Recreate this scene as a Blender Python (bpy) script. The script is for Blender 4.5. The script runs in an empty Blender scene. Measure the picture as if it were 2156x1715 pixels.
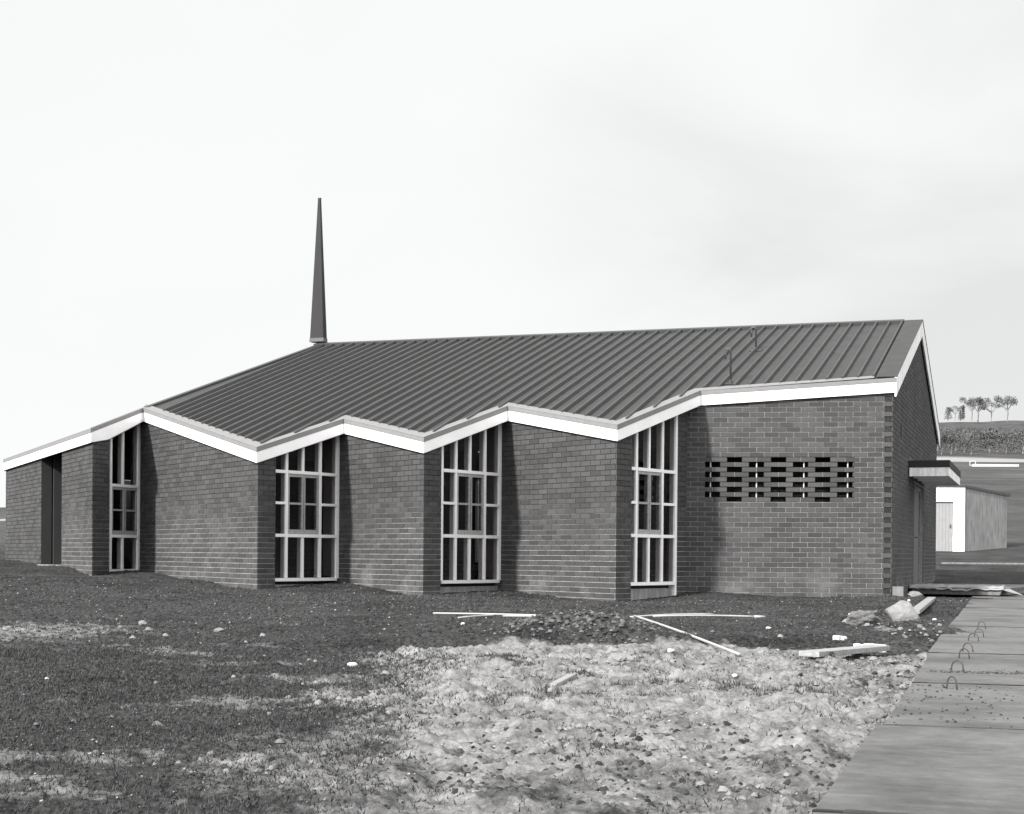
import bpy, math, random
import numpy as np
from mathutils import Vector, Matrix
rnd = random.Random(7)
S = bpy.context.scene
C = S.collection

# ------------------------------------------------------------------ camera, world, sun, exposure
TH, ROLL, PITCH = 0.3288, 0.0080, -0.0050
FPX, W0, H0, CX, HY = 3257.2, 2156.0, 1715.0, 1084.0, 1169.0     # measured on the print
fw = Vector((-math.sin(TH)*math.cos(PITCH), math.cos(TH)*math.cos(PITCH), math.sin(PITCH)))
rt = Vector((math.cos(TH), math.sin(TH), 0)); up = rt.cross(fw)
rt2 = rt*math.cos(ROLL)+up*math.sin(ROLL); up2 = -rt*math.sin(ROLL)+up*math.cos(ROLL)
cd = bpy.data.cameras.new('camera'); cam = bpy.data.objects.new('camera', cd); C.objects.link(cam)
cam.matrix_world = Matrix(((rt2.x, up2.x, -fw.x, 0), (rt2.y, up2.y, -fw.y, 0), (rt2.z, up2.z, -fw.z, 0), (0, 0, 0, 1)))
cd.sensor_width = 36; cd.lens = 36*FPX/W0; cd.clip_start = .1; cd.clip_end = 6000
cd.shift_x = (W0/2-CX)/W0; cd.shift_y = (HY-FPX*math.tan(PITCH)-H0/2)/W0
S.camera = cam

SUN_TO = Vector((-.41, -.91, .62)).normalized()
el = math.asin(SUN_TO.z); az = math.atan2(SUN_TO.x, SUN_TO.y)
world = bpy.data.worlds.new("World"); S.world = world; world.use_nodes = True
nt = world.node_tree; nt.nodes.clear(); N = nt.nodes.new; L = nt.links.new
sky = N('ShaderNodeTexSky'); sky.sky_type = 'NISHITA'; sky.sun_disc = False; sky.sun_elevation = el; sky.sun_rotation = az
bwn = N('ShaderNodeRGBToBW'); L(sky.outputs[0], bwn.inputs[0])
tc = N('ShaderNodeTexCoord')
def wmath(op, a, b=None, clamp=False):
    q = N('ShaderNodeMath'); q.operation = op; q.use_clamp = clamp
    for k, w in enumerate((a, b)):
        if w is None: continue
        if isinstance(w, (int, float)): q.inputs[k].default_value = w
        else: L(w, q.inputs[k])
    return q.outputs[0]
def lobe(d, lo, hi):                                       # smooth 0..1 as the sky direction nears d
    q = N('ShaderNodeVectorMath'); q.operation = 'DOT_PRODUCT'; L(tc.outputs['Generated'], q.inputs[0]); q.inputs[1].default_value = Vector(d).normalized()
    m_ = N('ShaderNodeMapRange'); m_.interpolation_type = 'SMOOTHERSTEP'; m_.inputs[1].default_value = lo; m_.inputs[2].default_value = hi; L(q.outputs['Value'], m_.inputs[0]); return m_.outputs[0]
mp = N('ShaderNodeMapping'); mp.inputs['Scale'].default_value = (2.2, 2.2, 5.5); mp.inputs['Rotation'].default_value = (.25, .35, .3); L(tc.outputs['Generated'], mp.inputs[0])
nz = N('ShaderNodeTexNoise'); nz.inputs['Scale'].default_value = 1.6; nz.inputs['Detail'].default_value = 5; nz.inputs['Roughness'].default_value = .45; nz.inputs['Distortion'].default_value = .5; L(mp.outputs[0], nz.inputs[0])
mn = N('ShaderNodeMapRange'); mn.interpolation_type = 'SMOOTHSTEP'; mn.inputs[1].default_value = .28; mn.inputs[2].default_value = .72; L(nz.outputs[0], mn.inputs[0])
thick = wmath('ADD', wmath('MULTIPLY', mn.outputs[0], wmath('ADD', wmath('MULTIPLY', lobe((-.01, .96, .27), .93, 1.0), .95), .12)), wmath('MULTIPLY', lobe((.02, 1.04, .03), .972, 1.0), .62), True)
front = N('ShaderNodeMix'); front.data_type = 'RGBA'; L(thick, front.inputs[0])      # the pale overcast ahead, thicker over the hill
front.inputs[6].default_value = (6.7, 6.82, 6.77, 1); front.inputs[7].default_value = (5.35, 5.46, 5.42, 1)
cl = N('ShaderNodeMix'); cl.data_type = 'RGBA'; L(lobe(tuple(fw), .15, .84), cl.inputs[0])
CLOUD = 12.8                                              # the brighter half of the sky, overhead and behind the viewer
cl.inputs[6].default_value = (.985*CLOUD, CLOUD, .995*CLOUD, 1); L(front.outputs[2], cl.inputs[7])
mx = N('ShaderNodeMix'); mx.data_type = 'RGBA'; mx.inputs[0].default_value = .93; L(bwn.outputs[0], mx.inputs[6]); L(cl.outputs[2], mx.inputs[7])
bg = N('ShaderNodeBackground'); bg.inputs['Strength'].default_value = .1; L(mx.outputs[2], bg.inputs[0])
wo = N('ShaderNodeOutputWorld'); L(bg.outputs[0], wo.inputs[0])
sl_ = bpy.data.lights.new('sun', 'SUN'); sl_.energy = 5.0; sl_.angle = math.radians(3.2); sl_.color = (1, .985, .97)
sun = bpy.data.objects.new('sun', sl_); C.objects.link(sun); sun.rotation_euler = SUN_TO.to_track_quat('Z', 'Y').to_euler()
S.view_settings.view_transform = 'Standard'; S.view_settings.look = 'None'; S.view_settings.exposure = 0.56; S.view_settings.gamma = 1

# ------------------------------------------------------------------ materials
def mat(name, col, rough=.8, var=0.0, scale=8.0, bump=0.0, bscale=60.0, spec=.3, metal=0.0, island=0.0, stain=None):
    """col is a grey value (warm-neutral like the silver print)"""
    m = bpy.data.materials.new(name); m.use_nodes = True; t = m.node_tree; b = t.nodes['Principled BSDF']
    n = t.nodes.new; l = t.links.new
    base = n('ShaderNodeCombineColor')
    v = n('ShaderNodeValue'); v.outputs[0].default_value = col; cur = v.outputs[0]
    geo = n('ShaderNodeNewGeometry'); pos = n('ShaderNodeTexCoord')
    def mul(a, b_):
        q = n('ShaderNodeMath'); q.operation = 'MULTIPLY'; l(a, q.inputs[0])
        if isinstance(b_, float): q.inputs[1].default_value = b_
        else: l(b_, q.inputs[1])
        return q.outputs[0]
    def rng(src, a, b_, lo=0., hi=1.):
        q = n('ShaderNodeMapRange'); q.inputs[1].default_value = lo; q.inputs[2].default_value = hi; q.inputs[3].default_value = a; q.inputs[4].default_value = b_; l(src, q.inputs[0]); return q.outputs[0]
    if var:
        z = n('ShaderNodeTexNoise'); z.inputs['Scale'].default_value = scale; z.inputs['Detail'].default_value = 8; z.inputs['Roughness'].default_value = .62; l(geo.outputs['Position'], z.inputs['Vector'])
        cur = mul(cur, rng(z.outputs[0], 1-var, 1+var, .3, .7))
    if island:
        w = n('ShaderNodeTexWhiteNoise'); w.noise_dimensions = '1D'; l(geo.outputs['Random Per Island'], w.inputs['W'])
        cur = mul(cur, rng(w.outputs[0], 1-island, 1+island))
    if stain:
        cur = stain(t, n, l, geo, cur, mul, rng)
    l(cur, base.inputs[0]); g = mul(cur, .985); l(g, base.inputs[1]); bl = mul(cur, .985); l(bl, base.inputs[2])
    l(base.outputs[0], b.inputs['Base Color'])
    b.inputs['Roughness'].default_value = rough; b.inputs['Specular IOR Level'].default_value = spec; b.inputs['Metallic'].default_value = metal
    if bump:
        z = n('ShaderNodeTexNoise'); z.inputs['Scale'].default_value = bscale; z.inputs['Detail'].default_value = 6; l(geo.outputs['Position'], z.inputs['Vector'])
        bp = n('ShaderNodeBump'); bp.inputs['Strength'].default_value = bump; bp.inputs['Distance'].default_value = .01; l(z.outputs[0], bp.inputs['Height']); l(bp.outputs[0], b.inputs['Normal'])
    return m

def efflor(t, n, l, geo, cur, mul, rng):
    """pale bloom and mortar splashes near the ground and drifting clouds of paler brick"""
    sx = n('ShaderNodeSeparateXYZ'); l(geo.outputs['Position'], sx.inputs[0])
    low = rng(sx.outputs[2], 1., 0., -.55, -.12)
    z = n('ShaderNodeTexNoise'); z.inputs['Scale'].default_value = 1.6; z.inputs['Detail'].default_value = 5; l(geo.outputs['Position'], z.inputs['Vector'])
    a = rng(z.outputs[0], 0., 1., .48, .66)
    s = mul(mul(low, a), 1.0)
    z2 = n('ShaderNodeTexNoise'); z2.inputs['Scale'].default_value = .9; z2.inputs['Detail'].default_value = 4; l(geo.outputs['Position'], z2.inputs['Vector'])
    c2 = rng(z2.outputs[0], -.07, .12, .35, .65)
    ad = n('ShaderNodeMath'); ad.operation = 'ADD'; l(s, ad.inputs[0]); l(c2, ad.inputs[1])
    a1 = n('ShaderNodeMath'); a1.operation = 'ADD'; l(ad.outputs[0], a1.inputs[0]); a1.inputs[1].default_value = 1.0
    return mul(cur, a1.outputs[0])

def mortar_shade(t, n, l, geo, cur, mul, rng):
    """paints raked-joint light into the mortar: sunlit ledges below, shade above"""
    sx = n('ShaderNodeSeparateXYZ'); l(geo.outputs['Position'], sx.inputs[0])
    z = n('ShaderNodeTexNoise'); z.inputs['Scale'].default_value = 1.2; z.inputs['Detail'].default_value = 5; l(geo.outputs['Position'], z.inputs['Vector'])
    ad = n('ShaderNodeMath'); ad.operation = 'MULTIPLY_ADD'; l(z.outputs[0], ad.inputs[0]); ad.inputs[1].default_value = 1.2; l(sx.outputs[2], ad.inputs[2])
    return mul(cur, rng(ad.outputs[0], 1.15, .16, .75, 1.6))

def drips(t, n, l, geo, cur, mul, rng):
    mp_ = n('ShaderNodeMapping'); mp_.inputs['Scale'].default_value = (3, 3, .5); l(geo.outputs['Position'], mp_.inputs[0])
    z = n('ShaderNodeTexNoise'); z.inputs['Scale'].default_value = 4; z.inputs['Detail'].default_value = 6; l(mp_.outputs[0], z.inputs['Vector'])
    return mul(cur, rng(z.outputs[0], .72, 1.12, .3, .62))

def brushed(t, n, l, geo, cur, mul, rng):
    mp_ = n('ShaderNodeMapping'); mp_.inputs['Scale'].default_value = (1.2, 7, 7); l(geo.outputs['Position'], mp_.inputs[0])
    z = n('ShaderNodeTexNoise'); z.inputs['Scale'].default_value = 3; z.inputs['Detail'].default_value = 8; z.inputs['Roughness'].default_value = .7; l(mp_.outputs[0], z.inputs['Vector'])
    z2 = n('ShaderNodeTexNoise'); z2.inputs['Scale'].default_value = 1.3; z2.inputs['Detail'].default_value = 6; z2.inputs['Roughness'].default_value = .6; l(geo.outputs['Position'], z2.inputs['Vector'])
    return mul(mul(cur, rng(z.outputs[0], .84, 1.16, .3, .7)), rng(z2.outputs[0], .68, 1.12, .36, .56))

def grain(t, n, l, geo, cur, mul, rng):
    mp_ = n('ShaderNodeMapping'); mp_.inputs['Scale'].default_value = (.5, 9, 9); l(geo.outputs['Position'], mp_.inputs[0])
    z = n('ShaderNodeTexNoise'); z.inputs['Scale'].default_value = 5; z.inputs['Detail'].default_value = 7; l(mp_.outputs[0], z.inputs['Vector'])
    return mul(cur, rng(z.outputs[0], .7, 1.25, .3, .7))

M = dict(
 brick=mat('dark_brick', .061, .85, .14, 30, .35, 160, .2, island=.22, stain=efflor),
 mortar=mat('mortar', .27, .95, .25, 14, .4, 120, .1),
 mortar2=mat('sawtooth_mortar', .30, .95, .25, 14, .4, 120, .1, stain=lambda t, n, l, geo, cur, mul, rng: mortar_shade(t, n, l, geo, cur, mul, rng)),
 shed_door=mat('faded_door_boards', .30, .8, .08, 8, .1, 40, .2),
 paint=mat('white_paint', .90, .45, .05, 3, .05, 40, .4),
 oldpaint=mat('flaking_white_paint', .82, .7, .10, 6, .1, 40, .2, stain=drips),
 flash=mat('zinc_flashing', .19, .5, .10, 9, .05, 30, .4),
 roof=mat('roof_sheet', .041, .55, .16, 2.5, .03, 40, .22),
 rib=mat('roof_rib', .058, .5, .10, 5, 0, 40, .25),
 spire=mat('dark_spire_sheet', .034, .6, .10, 3, .03, 30, .12),
 timber=mat('bare_timber', .26, .8, .12, 6, .1, 60, .2, stain=grain),
 panel=mat('rendered_panel', .27, .9, .12, 5, .2, 90, .2, stain=drips),
 casewood=mat('primed_timber', .36, .7, .12, 7, .1, 60, .2, stain=grain),
 conc=mat('concrete', .19, .9, .16, 5, .3, 90, .2, stain=drips),
 plank=mat('cast_concrete', .115, .88, .16, 14, .35, 70, .2, stain=brushed),
 door=mat('grey_door_paint', .10, .6, .08, 4, 0, 40, .3),
 dark=mat('shadowed_interior', .03, .95, .1, 3),  # near-black, puts the shade of recesses, gaps and openings into the colour
 plaster=mat('plaster', .78, .9, .06, 2),
 steel=mat('dark_steel', .07, .5, .2, 20, .1, 80, .5, metal=.3),
 rust=mat('rusty_bar', .055, .7, .25, 40, .2, 120, .3),
 rock=mat('pale_rock', .21, .95, .22, 18, .7, 90, .2),
 crumb=mat('soil_crumbs', .030, .95, .2, 20, island=.6),
 clod=mat('earth_clod', .085, .95, .3, 22, .6, 80, .1, island=.6),
 pipe=mat('pipe_plastic', .36, .5, .08, 6, .05, 40, .4),
 white=mat('white_scrap', .5, .7, .08, 12, .1, 40, .3),
 pebble=mat('pebbles', .045, .9, .1, 20, island=.85),
 chip=mat('pale_chips', .26, .9, .1, 20, island=.5),
 lump=mat('clay_lumps', .17, .95, .15, 25, .4, 80, island=.3),
 blade=mat('grass_blades', .045, .8, .1, 10, island=.5),
 paper=mat('crumpled_sheet', .30, .7, .12, 12, .2, 50, .2),
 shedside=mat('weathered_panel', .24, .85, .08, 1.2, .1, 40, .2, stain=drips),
 trunk=mat('gum_bark', .20, .9, .2, 2),
 leaf=mat('gum_leaves', .12, .85, .15, 1, island=.35),
 bush=mat('scrub_leaves', .10, .85, .15, 1, island=.25),
)
def glass_mat():
    m = bpy.data.materials.new('window_glass'); m.use_nodes = True; t = m.node_tree; t.nodes.clear(); n = t.nodes.new
    o = n('ShaderNodeOutputMaterial'); mixs = n('ShaderNodeMixShader'); tr = n('ShaderNodeBsdfTransparent'); tr.inputs[0].default_value = (.7, .69, .69, 1)
    gl = n('ShaderNodeBsdfGlossy'); gl.inputs['Roughness'].default_value = .02; gl.inputs[0].default_value = (.9, .9, .9, 1)
    fr = n('ShaderNodeFresnel'); fr.inputs[0].default_value = 1.45
    g_ = n('ShaderNodeNewGeometry'); m1 = n('ShaderNodeMath'); m1.operation = 'SUBTRACT'; m1.inputs[0].default_value = 1; t.links.new(g_.outputs['Backfacing'], m1.inputs[1]); m2 = n('ShaderNodeMath'); m2.operation = 'MULTIPLY'; t.links.new(fr.outputs[0], m2.inputs[0]); t.links.new(m1.outputs[0], m2.inputs[1]); t.links.new(m2.outputs[0], mixs.inputs[0]); t.links.new(tr.outputs[0], mixs.inputs[1]); t.links.new(gl.outputs[0], mixs.inputs[2]); t.links.new(mixs.outputs[0], o.inputs[0])
    return m
M['glass'] = glass_mat()

# ------------------------------------------------------------------ helpers
V = Vector
class MB:
    def __init__(s): s.v = []; s.f = []
    def hexa(s, p):                       # p: 8 points, 0-3 bottom ring, 4-7 top ring
        k = len(s.v); s.v += [tuple(q) for q in p]
        s.f += [tuple(k+i for i in f) for f in ((3, 2, 1, 0), (4, 5, 6, 7), (0, 1, 5, 4), (1, 2, 6, 5), (2, 3, 7, 6), (3, 0, 4, 7))]
    def box(s, o, a, b, c):               # corner o, edge vectors
        o, a, b, c = V(o), V(a), V(b), V(c)
        s.hexa([o, o+a, o+a+b, o+b, o+c, o+a+c, o+a+b+c, o+b+c])
    def cbox(s, c, sx, sy, sz, rz=0):
        R = Matrix.Rotation(rz, 3, 'Z'); a = R@V((sx, 0, 0)); b = R@V((0, sy, 0)); s.box(V(c)-a/2-b/2-V((0, 0, sz/2)), a, b, (0, 0, sz))
    def prism(s, bot, top):               # n-gon rings
        k = len(s.v); n = len(bot); s.v += [tuple(q) for q in bot]+[tuple(q) for q in top]
        s.f.append(tuple(range(k+n-1, k-1, -1))); s.f.append(tuple(range(k+n, k+2*n)))
        for i in range(n): j = (i+1) % n; s.f.append((k+i, k+j, k+n+j, k+n+i))
    def tube(s, pts, r, n=8):
        pts = [V(p) for p in pts]; rings = []
        for i, p in enumerate(pts):
            d = (pts[min(i+1, len(pts)-1)]-pts[max(i-1, 0)]).normalized()
            a = d.cross(V((0, 0, 1)));
            if a.length < .05: a = d.cross(V((1, 0, 0)))
            a.normalize(); b = d.cross(a); k = len(s.v)
            rr = r[i] if isinstance(r, (list, tuple)) else r
            s.v += [tuple(p+a*rr*math.cos(2*math.pi*j/n)+b*rr*math.sin(2*math.pi*j/n)) for j in range(n)]; rings.append(k)
        for i in range(len(rings)-1):
            for j in range(n): q = (j+1) % n; s.f.append((rings[i]+j, rings[i]+q, rings[i+1]+q, rings[i+1]+j))
        s.f.append(tuple(rings[0]+j for j in range(n))[::-1]); s.f.append(tuple(rings[-1]+j for j in range(n)))
    def build(s, name, m, parent=None, smooth=False, bevel=0, loc=None):
        me = bpy.data.meshes.new(name); vs = s.v
        if loc is not None: vs = [(x-loc[0], y-loc[1], z-loc[2]) for x, y, z in vs]
        me.from_pydata(vs, [], s.f); me.materials.append(m if not isinstance(m, str) else M[m])
        import bmesh
        bm = bmesh.new(); bm.from_mesh(me); bmesh.ops.recalc_face_normals(bm, faces=bm.faces); bm.to_mesh(me); bm.free()
        if smooth: me.polygons.foreach_set('use_smooth', [True]*len(me.polygons))
        o = bpy.data.objects.new(name, me); C.objects.link(o)
        if loc is not None: o.location = loc
        if parent: o.parent = parent
        if bevel:
            b = o.modifiers.new('bevel', 'BEVEL'); b.width = bevel; b.segments = 2; b.limit_method = 'ANGLE'
        return o
def tag(o, label=None, cat=None, group=None, kind=None):
    if label: o['label'] = label
    if cat: o['category'] = cat
    if group: o['group'] = group
    if kind: o['kind'] = kind
    return o
def empty(name, label, cat, group=None, loc=(0, 0, 0)):
    o = bpy.data.objects.new(name, None); C.objects.link(o); o.location = loc; return tag(o, label, cat, group)

# lattice noise in numpy
def _h(ix, iy, seed):
    n = (ix*374761393+iy*668265263+seed*1442695041) & 0xFFFFFFFF
    n = ((n ^ (n >> 13))*1274126177) & 0xFFFFFFFF
    return ((n ^ (n >> 16)) & 0xFFFF)/65535.0
def vnoise(x, y, seed=0):
    x = np.asarray(x, float); y = np.asarray(y, float)
    ix = np.floor(x).astype(np.int64); iy = np.floor(y).astype(np.int64); fx = x-ix; fy = y-iy
    fx = fx*fx*(3-2*fx); fy = fy*fy*(3-2*fy)
    a = _h(ix, iy, seed); b = _h(ix+1, iy, seed); c = _h(ix, iy+1, seed); d = _h(ix+1, iy+1, seed)
    return (a+(b-a)*fx)*(1-fy)+(c+(d-c)*fx)*fy
def fbm(x, y, seed=0, o=4, g=.5):
    s = 0; a = 1; t = 0
    for i in range(o): s = s+a*vnoise(x*2**i, y*2**i, seed+i*17); t += a; a *= g
    return s/t
def sstep(x, a, b):
    t = np.clip((x-a)/(b-a), 0, 1); return t*t*(3-2*t)

# ------------------------------------------------------------------ terrain
cT, sT = math.cos(TH), math.sin(TH)
def toXY(s, Z): return s*cT-Z*sT, s*sT+Z*cT            # (s to the right, Z away from the viewer) -> world
def toSZ(x, y): return x*cT+y*sT, -x*sT+y*cT
BP = [(-2.43, 27, -.66), (-5.6, 26.4, -.61), (-6.4, 23.8, -.73), (-9, 25.6, -.64), (-9.5, 23.2, -.67), (-11.7, 24.8, -.48), (-12.2, 22.7, -.61),
      (-14.6, 24.6, -.50), (-16.5, 26.1, -.38), (-16.5, 24.2, -.43), (-18.5, 26.2, -.31), (-22, 29, -.25), (-1, 27, -.72), (-1, 31, -.74), (-4, 25, -.70), (-7.8, 23.6, -.70), (-11, 23, -.62), (-6.0, 25.5, -.71), (-6.2, 24.8, -.73), (-9.2, 25.0, -.64), (-11.9, 24.4, -.56)]
for s_, Z_, z_ in [(-8, 22, -.62), (-4, 20, -.70), (0, 20, -.72), (4, 20, -.74), (7, 20, -.78), (-6, 16, -.74), (-3, 16, -.75), (0, 16, -.76), (3, 16, -.76), (6, 16, -.8), (9, 16, -.8),
                   (-5, 12, -.80), (-2, 12, -.80), (0, 12, -.79), (2, 12, -.77), (4, 12, -.80), (-4, 8, -.82), (-1, 8, -.82), (2, 8, -.80), (4, 8, -.82), (-3, 4, -.84), (0, 4, -.84), (3, 4, -.84), (10, 24, -.80), (10, 30, -.8)]:
    BP.append((*toXY(s_, Z_), z_))
BP = np.array(BP)
def ground_z(x, y, fine=True):
    x = np.asarray(x, float); y = np.asarray(y, float); sh = x.shape; x = x.ravel(); y = y.ravel()
    num = np.zeros_like(x); den = np.zeros_like(x)
    for bx, by, bz in BP:
        w = 1/((x-bx)**2+(y-by)**2+.25)**1.6; num += w*bz; den += w
    z = num/den
    s, Z = toSZ(x, y)
    # far field: rises behind the church to paddock, then hill on the right
    lat = sstep(s/np.maximum(Z, 1), -.42, .25)
    prof = np.interp(Z, [33, 42, 55, 90, 150, 210, 330, 560, 700, 1200, 3500], [0, -0.30, .25, 3.6, 8.6, 13.6, 24, 49.5, 50, 30, 10])
    hill = prof*(.25+.75*lat)
    k = sstep(Z, 33, 44)
    z = z*(1-k)+hill*k
    und = (fbm(x*.02, y*.02, 91, 4)-.5)*Z*.012
    z = z+und*sstep(Z, 90, 260)
    near = 1-sstep(Z, 40, 60)
    z += near*(fbm(x*.9, y*.9, 5, 3)-.5)*.07
    bank = bank_mask(s, Z); z += bank*.07
    if fine:
        sm = sand_mask(s, Z)
        rough = .04+.12*sm*fbm(x*1.3, y*1.3, 33, 2)
        lum = lump_mask(s, Z)
        z += near*(fbm(x*6, y*6, 11, 4, .6)-.5)*(rough+lum*.09)
        z += near*(fbm(x*26, y*26, 12, 3, .6)-.5)*(.026+.02*sm+lum*.035)
        z += near*sm*(np.abs(fbm(x*3.1, y*3.1, 19, 4, .6)-.5))*.16*(1-sstep(Z, 12, 14))
        # the dug-up mound in front of the pipes
        m = mound_mask(s, Z)
        z += m*(.085+.22*(fbm(x*5.5, y*5.5, 44, 4, .65)-.35))
        m2 = np.exp(-((s-3.9)/.75)**2-((Z-15.1)/.8)**2); z += m2*.10*fbm(x*5, y*5, 45, 3)
        # scooped hollow in the sand
        h = np.exp(-((s-1.75)/.38)**2-((Z-11.1)/.5)**2); z -= h*.07
    return z.reshape(sh)
def bank_mask(s, Z):
    e = 13.3+(fbm(s*1.5, Z*.2, 61, 3)-.5)*.8-.25*np.clip(-s-1, 0, 3)
    return sstep(Z, e-.12, e+.12)*(1-sstep(Z, 20, 24))*(1-sstep(s, 3.6, 4.6))*sstep(s, -3.5, -1)
def sand_mask(s, Z):
    w = (fbm(s*.9, Z*.5, 71, 5)-.5)*2.0
    edge = 12.9+w-.8*np.clip(-s-.2, 0, 4)                        # main pale area in the foreground
    a = 1-sstep(Z, edge-.35, edge+.25)
    a *= sstep(s+1.0*w, -1.7, -.3)
    right = sstep(s+.5*w, 1.5, 2.3)                               # greyer, lumpier clay towards the planks
    a *= 1-.42*right
    a *= .55+.45*sstep(Z+1.3*w, 6.2, 8.6)
    b = np.exp(-((s+4.6+.3*w)/1.6)**2-((Z-14.6)/1.9)**2)*.62     # drier patch on the left
    streak = sstep(fbm(s*.9, Z*2.4, 81, 5), .49, .66)*(1-sstep(Z, 12.3, 14))*.5
    m = np.maximum(np.maximum(a, b), streak)
    return np.clip(m-1.2*mound_mask(s, Z), 0, 1)
def mound_mask(s, Z):
    w = (fbm(s*3, Z*1.5, 47, 3)-.5)
    return sstep(Z+.5*w, 13.2, 13.6)*(1-sstep(Z, 14.6, 15.6))*np.exp(-(np.abs(s-.62)/.62)**3.0)
def lump_mask(s, Z):
    return np.exp(-((s-2.5)/.7)**2-((Z-9.8)/1.5)**2)+.6*np.exp(-((s-3.9)/.8)**2-((Z-14.8)/1.1)**2)

def build_ground():
    t_in = np.linspace(-.40, .40, 900); t_out = np.array([.47, .56, .68, .84, 1.05, 1.35, 1.8, 2.6, 4.2, 9])
    ang = np.concatenate([-np.arctan(t_out[::-1]), np.arctan(t_in), np.arctan(t_out), np.linspace(1.6, 2*math.pi-1.6, 22)])
    r = np.concatenate([[.5, 1.0, 1.6, 2.2], np.geomspace(2.7, 34, 640), np.geomspace(34.6, 90, 60), np.geomspace(92, 3200, 110)])
    A, R = np.meshgrid(ang, r); s = R*np.sin(A); Z = R*np.cos(A)
    x, y = toXY(s, Z); z = ground_z(x, y)
    z = np.where(Z < 0, -.84, z)
    nr, na = A.shape
    vs = np.stack([x, y, z], -1).reshape(-1, 3)
    vs = np.vstack([vs, [[0, 0, -.84]]])
    i = np.arange(nr-1)[:, None]*na; j = np.arange(na)[None, :]; j2 = (j+1) % na
    q = np.stack([i+j, i+j2, i+na+j2, i+na+j], -1).reshape(-1, 4)
    me = bpy.data.meshes.new('ground')
    tri = np.stack([np.full(na, nr*na), (np.arange(na)+1) % na, np.arange(na)], -1)
    nl = q.size+tri.size; me.vertices.add(len(vs)); me.vertices.foreach_set('co', vs.ravel())
    me.loops.add(nl); me.loops.foreach_set('vertex_index', np.concatenate([q.ravel(), tri.ravel()]).astype(np.int32))
    me.polygons.add(len(q)+len(tri))
    me.polygons.foreach_set('loop_start', np.concatenate([np.arange(len(q))*4, q.size+np.arange(len(tri))*3]).astype(np.int32))
    me.polygons.foreach_set('loop_total', np.concatenate([np.full(len(q), 4), np.full(len(tri), 3)]).astype(np.int32))
    me.polygons.foreach_set('use_smooth', np.ones(len(q)+len(tri), bool))
    me.update(calc_edges=True)
    def attr(nm, arr):
        a = me.attributes.new(nm, 'FLOAT', 'POINT'); a.data.foreach_set('value', np.append(arr.ravel(), 0).astype(np.float32))
    attr('sand', sand_mask(s, Z))
    attr('paddock', sstep(Z, 44, 70))
    attr('track', ((Z > 196) & (Z < 214)).astype(float))
    me.validate()
    o = bpy.data.objects.new('ground', me); C.objects.link(o); tag(o, kind='structure')
    m = bpy.data.materials.new('site_soil'); m.use_nodes = True; t = m.node_tree; b = t.nodes['Principled BSDF']; n = t.nodes.new; l = t.links.new
    geo = n('ShaderNodeNewGeometry')
    def noise(sc, det=6, ro=.6):
        z = n('ShaderNodeTexNoise'); z.inputs['Scale'].default_value = sc; z.inputs['Detail'].default_value = det; z.inputs['Roughness'].default_value = ro; l(geo.outputs['Position'], z.inputs['Vector']); return z.outputs[0]
    def rng(src, lo, hi, a, b_):
        q = n('ShaderNodeMapRange'); q.inputs[1].default_value = lo; q.inputs[2].default_value = hi; q.inputs[3].default_value = a; q.inputs[4].default_value = b_; l(src, q.inputs[0]); return q.outputs[0]
    def mth(op, a, b_):
        q = n('ShaderNodeMath'); q.operation = op
        for k, w in enumerate((a, b_)):
            if isinstance(w, (int, float)): q.inputs[k].default_value = w
            else: l(w, q.inputs[k])
        return q.outputs[0]
    def mixf(f, a, b_):
        q = n('ShaderNodeMix'); q.data_type = 'FLOAT'; l(f, q.inputs[0])
        for k, w in ((2, a), (3, b_)):
            if isinstance(w, (int, float)): q.inputs[k].default_value = w
            else: l(w, q.inputs[k])
        return q.outputs[0]
    def at(nm): a = n('ShaderNodeAttribute'); a.attribute_name = nm; return a.outputs['Fac']
    soil = mth('MULTIPLY', rng(noise(22, 8, .75), .36, .66, .006, .078), rng(noise(1.0, 5), .3, .7, .5, 1.55))
    vor = n('ShaderNodeTexVoronoi'); vor.inputs['Scale'].default_value = 38; l(geo.outputs['Position'], vor.inputs['Vector'])
    grit = mth('MULTIPLY', rng(vor.outputs['Distance'], .05, .2, 1, 0), rng(noise(9, 3), .52, .62, 0, .05))
    soil = mth('ADD', soil, grit)
    sand = mth('MULTIPLY', rng(noise(7, 9, .68), .33, .63, .10, .31), rng(noise(55, 5, .7), .3, .7, .72, 1.2))
    f = mth('ADD', at('sand'), rng(noise(4.2, 9, .75), .3, .7, -.30, .30)); f = rng(f, .34, .64, 0, 1)
    near = mixf(f, soil, sand)
    pad = mth('MULTIPLY', rng(noise(.25, 8, .7), .3, .7, .036, .092), rng(noise(.035, 5), .35, .65, .8, 1.15))
    col = mixf(at('paddock'), near, pad)
    col = mixf(at('track'), col, .26)
    cc = n('ShaderNodeCombineColor'); l(col, cc.inputs[0]); l(mth('MULTIPLY', col, .985), cc.inputs[1]); l(mth('MULTIPLY', col, .985), cc.inputs[2])
    l(cc.outputs[0], b.inputs['Base Color']); b.inputs['Roughness'].default_value = .97; b.inputs['Specular IOR Level'].default_value = .1
    bp = n('ShaderNodeBump'); bp.inputs['Strength'].default_value = .8; bp.inputs['Distance'].default_value = .02
    l(mth('ADD', noise(45, 8, .75), mth('MULTIPLY', noise(14, 6, .7), 1.5)), bp.inputs['Height']); l(bp.outputs[0], b.inputs['Normal'])
    me.materials.append(m)
build_ground()
def gz(x, y): return float(ground_z(np.array([x]), np.array([y]))[0])

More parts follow.
